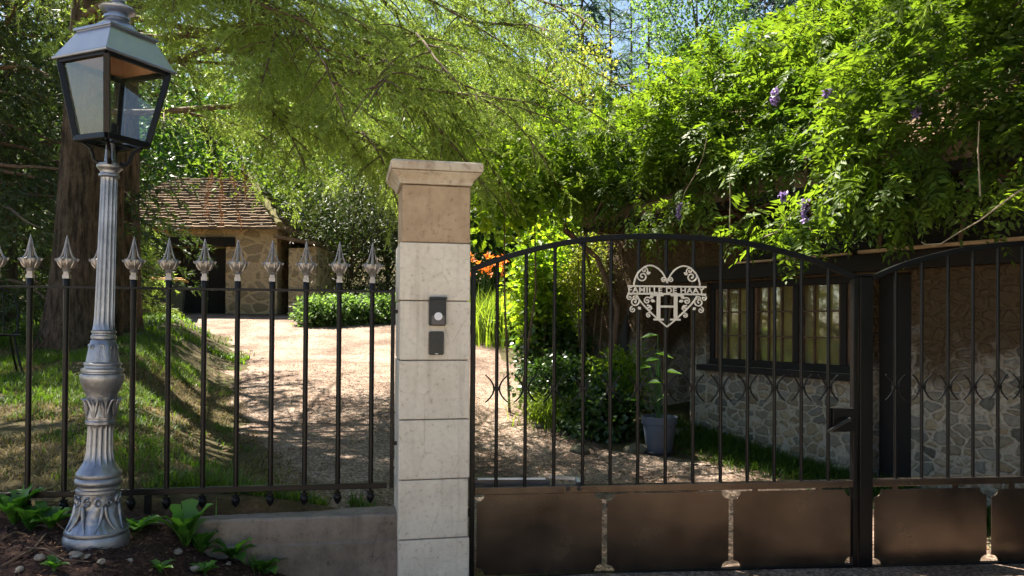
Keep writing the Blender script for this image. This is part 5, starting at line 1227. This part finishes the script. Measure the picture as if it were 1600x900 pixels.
# trailing sprays that hang below the eave and poke above the top
Ps, Ds, cs = [], [], []; vs = MB()
spr = []
for px, py, dpx, dpy, n in ((1170, 330, -20, 30, 30), (1225, 325, 10, 55, 60), (1250, 335, 30, 40, 40), (1290, 300, 20, 30, 40), (1345, 300, 20, 25, 30), (1100, 305, -30, 30, 40), (1060, 300, -20, 40, 40), (1420, 300, 20, 14, 24), (1020, 330, -20, 40, 30), (1500, 285, 15, 10, 20), (1560, 280, 20, 20, 24),
                            (1040, 118, -10, -22, 24), (1110, 82, -20, -20, 24), (1185, 70, 10, -20, 24), (1250, 52, 20, -22, 24), (1330, 22, 20, -24, 24), (980, 170, -26, -12, 30), (950, 205, -30, -6, 30)):
    d = ray(px, py); # start on the vine face: intersect the plane 1 m in front of the wall
    u, z = onplane(px, py, (HA.x+math.sin(TH_H)*1.0, HA.y-math.cos(TH_H)*1.0), TH_H); u2, z2 = onplane(px+dpx, py+dpy, (HA.x+math.sin(TH_H)*1.0, HA.y-math.cos(TH_H)*1.0), TH_H)
    f = gw.random(n); lp = np.stack([u+(u2-u)*f+gw.normal(size=n)*.12, -1.0+gw.normal(size=n)*.12, z+(z2-z)*f+gw.normal(size=n)*.09], 1)
    Ps.append(H2W(lp)); Ds.append(unit(np.array([0, 0, -.4 if dpy > 0 else .2])+rnd3(n, gw)*.8)); cs.append(gw.random(n))
    pa = H2W(np.array([[u-(u2-u)*.5, -.8, z-(z2-z)*.5], [u, -1, z], [u2, -1.02, z2]])); MB().tube(pa, [.008, .006, .003], 5).build('stem', M['twig'], vine)
compound('hanging_sprays', M['wist'], vine, np.concatenate(Ps), np.concatenate(Ds), np.concatenate(cs), gw, .22, .05, 5)
for k in range(9):                       # woody stems climbing the wall and running under the eave
    u = .2+k*.75; MB().tube(H2W(np.array([[u, -.12, 2.2+.2*gw.random()], [u+.2, -.35, 2.55], [u+.5*gw.random(), -.75, 2.75], [u+.6, -.95, 3.0]])), [.02, .02, .016, .01], 6).build('stem', M['twig'], vine)
vs.tube(H2W(np.array([[.75, -.1, -.1], [.72, -.14, .8], [.82, -.12, 1.7], [.6, -.3, 2.4], [.4, -.7, 2.8]])), [.05, .045, .04, .035, .03], 8)
vs.build('main_stem', M['twig'], vine)
# long pale tendrils
for pts in ([(1440, 378), (1445, 382), (1470, 381), (1500, 362), (1530, 345), (1560, 322), (1590, 300), (1620, 285)], [(1105, 215), (1098, 245), (1085, 275), (1070, 300), (1062, 330), (1050, 355)], [(1140, 270), (1141, 310), (1140, 370)], [(1240, 330), (1215, 362), (1190, 372)], [(1530, 190), (1528, 235), (1532, 315)]):
    yy = -1.28 if pts[0][0] == 1440 else -1.12
    o_ = (HA.x+math.sin(TH_H)*-yy, HA.y-math.cos(TH_H)*-yy)
    P = [(lambda uz: (uz[0], yy, uz[1]))(onplane(x, y, o_, TH_H)) for x, y in pts]
    b = MB(); b.tube(H2W(np.array(P)), list(np.linspace(.0035, .007, len(P))), 6); b.build('tendril', M['twig_pale'], vine)
    if pts[0][0] == 1440:
        q = H2W(np.array([P[4], P[5], P[6], P[6], P[7], P[5], P[7]])); compound('tendril_leaves', M['wist'], vine, np.repeat(q, 2, 0), unit(rnd3(14, gw)+np.array([.4, 0, .3])), np.ones(14)*.9, gw, .16, .05, 4)
for px, py, ln, w in ((1257, 312, .20, .035), (1293, 138, .12, .05), (1210, 140, .14, .04), (876, 368, .10, .045), (1430, 164, .09, .04), (1224, 302, .07, .03), (1062, 318, .16, .03)):
    yy = 1.22; o_ = (HA.x+math.sin(TH_H)*yy, HA.y-math.cos(TH_H)*yy); u, z = onplane(px, py, o_, TH_H)
    if px == 876: yy = .9
    n = 90; f = gw.random(n); lp = np.stack([u+gw.normal(size=n)*w*(1-f*.7)*.6, -yy+gw.normal(size=n)*w*(1-f*.7)*.6, z-f*ln], 1)
    V, T = leaf_geo(H2W(lp), rnd3(n, gw), rnd3(n, gw), np.full(n, .03), np.full(n, .026), .2); npmesh('flower_cluster', V, T, M['flower'], vine, np.repeat(gw.random(n), 4))
# fuller growth where the wisteria comes down past the house end
bush('wisteria_curtain', 'wisteria growth tumbling down at the far house end above the gate arch', 915, 258, 10.5, (.72, .34, .52), 44, 9, 'wist', (.235, .05), .2, 'climber', 'compound', gz=.5, stems=2)
bush('wisteria_curtain', 'feathery wisteria growth under the sky gap, above the heart plaque', 1015, 240, 10.4, (.8, .45, .6), 60, 10, 'wist', (.235, .05), .2, 'climber', 'compound', gz=.3, stems=2)

# ------------------------------------------------------------------ lawn grass, weeds, litter, stones in the soil
def scatter(n, x0, x1, y0, y1, ok):
    x = x0+(x1-x0)*G.random(n); y = y0+(y1-y0)*G.random(n); k = ok(x, y); x, y = x[k], y[k]
    return np.stack([x, y, terrain(x, y)], 1)
def lawn_ok(x, y):
    d = edgeL(y)-x; p = vnoise(x*1.6, y*1.6, 61)*.6+vnoise(x*5, y*5, 62)*.4
    near = np.clip((y-5.2)/2.5, 0, 1)
    return (y > fence_y(x)+.16) & (d > -.12+.35*(vnoise(x*3, y*3, 63)-.5)) & (G.random(len(x)) < np.clip((p-.56+.20*near*np.clip(d*.8-.2, 0, 1))*5, 0.02, 1))
P = scatter(150000, -9, -.9, 4.5, 11.5, lawn_ok)
n = len(P); patch = vnoise(P[:, 0]*.9, P[:, 1]*.9, 64)
tag(blades('lawn_grass', M['grass'], None, P, .05+.07*G.random(n)*(.5+patch), .007+.004*G.random(n), G, .9, np.clip(patch*.8+.3*G.random(n), 0, 1), None, 2), kind='stuff')
P = scatter(60000, -14, -3.5, 11.5, 18.5, lawn_ok); n = len(P)
tag(blades('lawn_grass', M['grass'], None, P, .09+.07*G.random(n), .02+.008*G.random(n), G, .9, .35+.6*G.random(n), None, 2), kind='stuff')
P = scatter(60000, -7, -.9, 4.55, 10.0, lambda x, y: (y > fence_y(x)+.15) & (edgeL(y)-x > -.3) & (vnoise(x*2.2, y*2.2, 71) > .42)); n = len(P)
tag(blades('dry_grass', M['drygrass'], None, P, .03+.05*G.random(n), .006+.003*G.random(n), G, 1.3, None, None, 2), kind='stuff')
# tufts of grass along the back of the wall and the foot of the house
P = scatter(5000, -2.2, -.9, 4.6, 5.4, lambda x, y: (y > fence_y(x)+.13) & (y < fence_y(x)+.5) & (vnoise(x*4, y*4, 72) > .5)); n = len(P)
tag(blades('lawn_grass', M['grass'], None, P, .06+.1*G.random(n), .008+.003*G.random(n), G, .8, None, None, 2), kind='stuff')
u = 1.9+5*G.random(9000); v = .03+.75*np.abs(G.normal(size=9000))*.5
lp = H2W(np.stack([u, -v, np.zeros(9000)], 1)); lp[:, 2] = terrain(lp[:, 0], lp[:, 1]); n = len(lp)
tag(blades('verge_grass', M['grass'], None, lp, (.08+.15*G.random(n))*np.clip(1.2-v, .2, 1), .010+.006*G.random(n), G, .9, .45*G.random(n), None, 3), kind='stuff')
# fallen leaves and twigs on the gravel and soil
P = scatter(5200, -4.5, 3.4, 4.6, 12, lambda x, y: (x > edgeL(y)-1.2) & (x < edgeR(y)+.2) & (vnoise(x*1.5, y*1.5, 81) > .4) & (np.abs(y-fence_y(x)) > .14)); n = len(P); P[:, 2] += .02
V, T = leaf_geo(P, rnd3(n, G)*[1, 1, .2], np.array([0, 0, 1.])+rnd3(n, G)*.5, .02+.03*G.random(n), .012+.016*G.random(n), .25)
tag(npmesh('leaf_litter', V, T, M['litter'], None, np.repeat(G.random(n), 4)), kind='stuff')
P = scatter(2600, -4.2, -.9, 2.8, 4.6, lambda x, y: (y < fence_y(x)-.13) & (vnoise(x*3, y*3, 83) > .38)); n = len(P); P[:, 2] += .012
V, T = leaf_geo(P, rnd3(n, G)*[1, 1, .25], np.array([0, 0, 1.])+rnd3(n, G)*.5, .012+.022*G.random(n), .006+.010*G.random(n), .25)
V2, T2 = needle_geo(np.repeat(P, 1, 0)+G.normal(size=P.shape)*[.1, .1, 0], rnd3(n, G)*[1, 1, .12], np.tile([0, 0, 1.], (n, 1)), .03+.07*G.random(n), .003+.003*G.random(n))
V, T = cat([(V, T), (V2, T2)]); tag(npmesh('bed_litter', V, T, M['litter'], None, G.random(len(V))), kind='stuff')
P = scatter(16000, -4.2, -.7, 2.6, 4.7, lambda x, y: (y < fence_y(x)-.12)); n = len(P); r_ = .003+.010*G.random(n)**4
oc = np.array([[1, 0, 0], [0, 1, 0], [-1, 0, 0], [0, -1, 0], [0, 0, 1], [0, 0, -1.]])
V = (P[:, None, :]+oc[None]*(r_[:, None, None]*(.6+.8*G.random((n, 6, 1))))).reshape(-1, 3); T = (np.arange(n)[:, None, None]*6+np.array([[0, 1, 4], [1, 2, 4], [2, 3, 4], [3, 0, 4], [1, 0, 5], [2, 1, 5], [3, 2, 5], [0, 3, 5]])[None]).reshape(-1, 3)
tag(npmesh('soil_crumbs', V, T, M['ground'], None, np.zeros(len(V))), kind='stuff')
def stone_at(px, py, s, lab, mat='rock', i=0):
    c = ground(px, py); bm = bmesh.new(); bmesh.ops.create_icosphere(bm, subdivisions=2, radius=s)
    for v in bm.verts:
        k = float(vnoise(np.array(v.co.x/s*1.3+i*3.7), np.array(v.co.y/s*1.3+v.co.z/s*1.9), 19)); v.co *= .62+.75*k; v.co.z *= .75
    me = bpy.data.meshes.new('pebble'); bm.to_mesh(me); bm.free(); me.materials.append(M[mat]); o = bpy.data.objects.new('pebble', me); col.objects.link(o); o.location = (c.x, c.y, c.z+s*.35); o.rotation_euler = (0, 0, i)
    tag(o, lab, 'stone', 'pale stones in the soil by the lamp')
for i, (px, py, s, lab) in enumerate(((119, 872, .030, 'biggest pale stone in the soil right below the lamp base'), (62, 876, .024, 'pale stone in the soil left of the lamp base'), (136, 872, .016, 'small flat stone just right of the biggest pale stone'), (158, 884, .016, 'white stone at the foot of the lamp base'), (277, 866, .022, 'pale stone in the soil between lamp and low wall'), (30, 897, .018, 'bluish stone near the bottom left corner'), (304, 895, .022, 'brownish stone at the bottom edge under the weeds'), (203, 878, .016, 'little stone right of the lamp base'), (357, 884, .015, 'pale chip among the weeds by the low wall'))):
    stone_at(px, py, s, lab, 'rock', i)
def weed(px, py, n, L, W, up, lab, mat='weed', name='weed_plant'):
    c = ground(px, py); c.y -= .09 if 260 < px < 440 else 0; c.z = tz(c.x, c.y); t = thing(name, c, lab, 'weed', 'weeds along the low wall'); a = np.arange(n)*2.4+G.random(n)*.5
    D = np.stack([np.cos(a), np.sin(a), up*(.5+.9*G.random(n))], 1); D = unit(D); Ls = L*(.6+.5*G.random(n)); parts = []
    S = unit(np.cross(D, [0, 0, 1.])); seg = 7; V = []; T = []
    for k in range(n):                   # wavy lobed leaves
        o = len(V)
        for j in range(seg+1):
            f = j/seg; p = D[k]*Ls[k]*f+np.array([0, 0, -1.])*Ls[k]*.42*f*f; w = W*Ls[k]/L*(.25+1.0*math.sin(math.pi*min(1, f*.82+.14)))*(.62+.38*((j % 2)))*(0.02 if j == seg else 1)
            lift = np.array([0, 0, .22*w]); V += [p+S[k]*w*.5+lift, p, p-S[k]*w*.5+lift]
        for j in range(seg):
            q = o+j*3; T += [(q, q+1, q+4), (q, q+4, q+3), (q+1, q+2, q+5), (q+1, q+5, q+4)]
    npmesh('leaves', np.array(V), np.array(T), M[mat], t, np.repeat(G.random(n), (seg+1)*3), True)
    b = MB(); b.tube([(0, 0, -.03), (0, 0, .03)], [.012, .008], 7); b.build('root_crown', M[mat], t); return t
weed(300, 848, 14, 0.429, 0.094, 3.34, 'tall broad-leaved weed standing before the broken end of the low wall')
weed(325, 852, 12, 0.278, 0.075, 1.88, 'leafy weed right of the tall broad-leaved one by the low wall')
weed(215, 832, 14, 0.192, 0.066, 1.67, 'small leafy weed just right of the lamp base')
weed(22, 822, 22, 0.343, 0.085, 2.72, 'bushy green weed at the left edge under the fence')
weed(48, 832, 16, 0.257, 0.075, 2.09, 'lower leafy weed between the left edge and the lamp base')
weed(80, 826, 14, 0.235, 0.066, 1.88, 'thin leafy weed just left of the lamp base')
weed(372, 870, 13, 0.235, 0.075, 1.25, 'sprawling weed at the foot of the low wall')
weed(420, 878, 12, 0.192, 0.066, 1.04, 'flat weed at the foot of the low wall, nearest the pillar')
weed(250, 893, 10, 0.108, 0.037, 1.46, 'tiny seedling clump in the soil right of the lamp base')
weed(85, 893, 10, 0.108, 0.034, 1.46, 'tiny seedling clump in the soil below the lamp base')
weed(330, 892, 10, 0.129, 0.041, 1.25, 'tiny leafy clump at the bottom edge under the weeds')
for px, py, k, lab in ((335, 862, 26, 'upright grass tuft between the weeds by the low wall'), (382, 880, 50, 'bright grass tuft at the foot of the low wall'), (405, 890, 40, 'grass tuft at the bottom edge before the low wall')):
    c = ground(px, py); t = thing('grass_tuft', (0, 0, 0), lab, 'grass tuft', 'grass tufts along the low wall'); P = np.stack([c.x+G.normal(size=k)*.035, c.y+G.normal(size=k)*.03, np.zeros(k)], 1); P[:, 2] = terrain(P[:, 0], P[:, 1])-.01
    blades('leaf_blades', M['weed'], t, P, .09+.09*G.random(k), .006+.003*G.random(k), G, .8, seg=3)
def stick(pts, r, lab):
    P = [ground(*p) for p in pts]; b = MB(); b.tube([(p.x, p.y, p.z+.012+.012*(i % 2)) for i, p in enumerate(P)], list(np.linspace(r, r*.4, len(P))), 6); tag(b.build('fallen_stick', M['twig'], None), lab, 'stick', 'dead sticks on the soil')
stick([(2, 891), (30, 880), (52, 862), (70, 846), (72, 838)], .008, 'long forked dead stick on the soil left of the lamp base')
stick([(40, 862), (70, 868), (100, 880), (140, 886)], .005, 'thin stick lying across the soil below the lamp base')
stick([(2, 848), (22, 843), (43, 840)], .006, 'short stick under the weeds at the left edge')
stick([(75, 812), (92, 828), (108, 838)], .006, 'dark twig leaning against the left of the lamp base')
# across the road behind the camera: unseen pale wall and dark hedge, added for bounce and reflections
aw = thing('added_bounce_wall', (0, 0, 0), 'added unseen pale wall across the road, bouncing light onto the gate', 'wall')
b = MB(); b.box((-4.5, -6.6, 1.0), (12, .4, 2.4)); b.build('wall_body', M['stone'], aw, 0, .01)
hd = thing('added_dark_hedge', (0, 0, 0), 'added unseen dark hedge across the road, blocking sky from the second gate leaf', 'hedge')
Ps = [clump_points(G, (4.5+k*1.6, -4.6, 2.4), (1.1, .9, 2.6), 60, 60, .3, .5, .15) for k in range(8)]
foliage('foliage', M['laurel'], hd, np.concatenate([p[0] for p in Ps]), np.concatenate([p[1] for p in Ps]), np.concatenate([p[2] for p in Ps]), G, .24, .16)
b = MB()
for k in range(8): b.tube([(4.5+k*1.6, -4.6, -.1), (4.6+k*1.6, -4.6, 2.0), (4.5+k*1.6, -4.5, 4.2)], [.08, .06, .02], 7)
b.build('stems', M['twig'], hd)
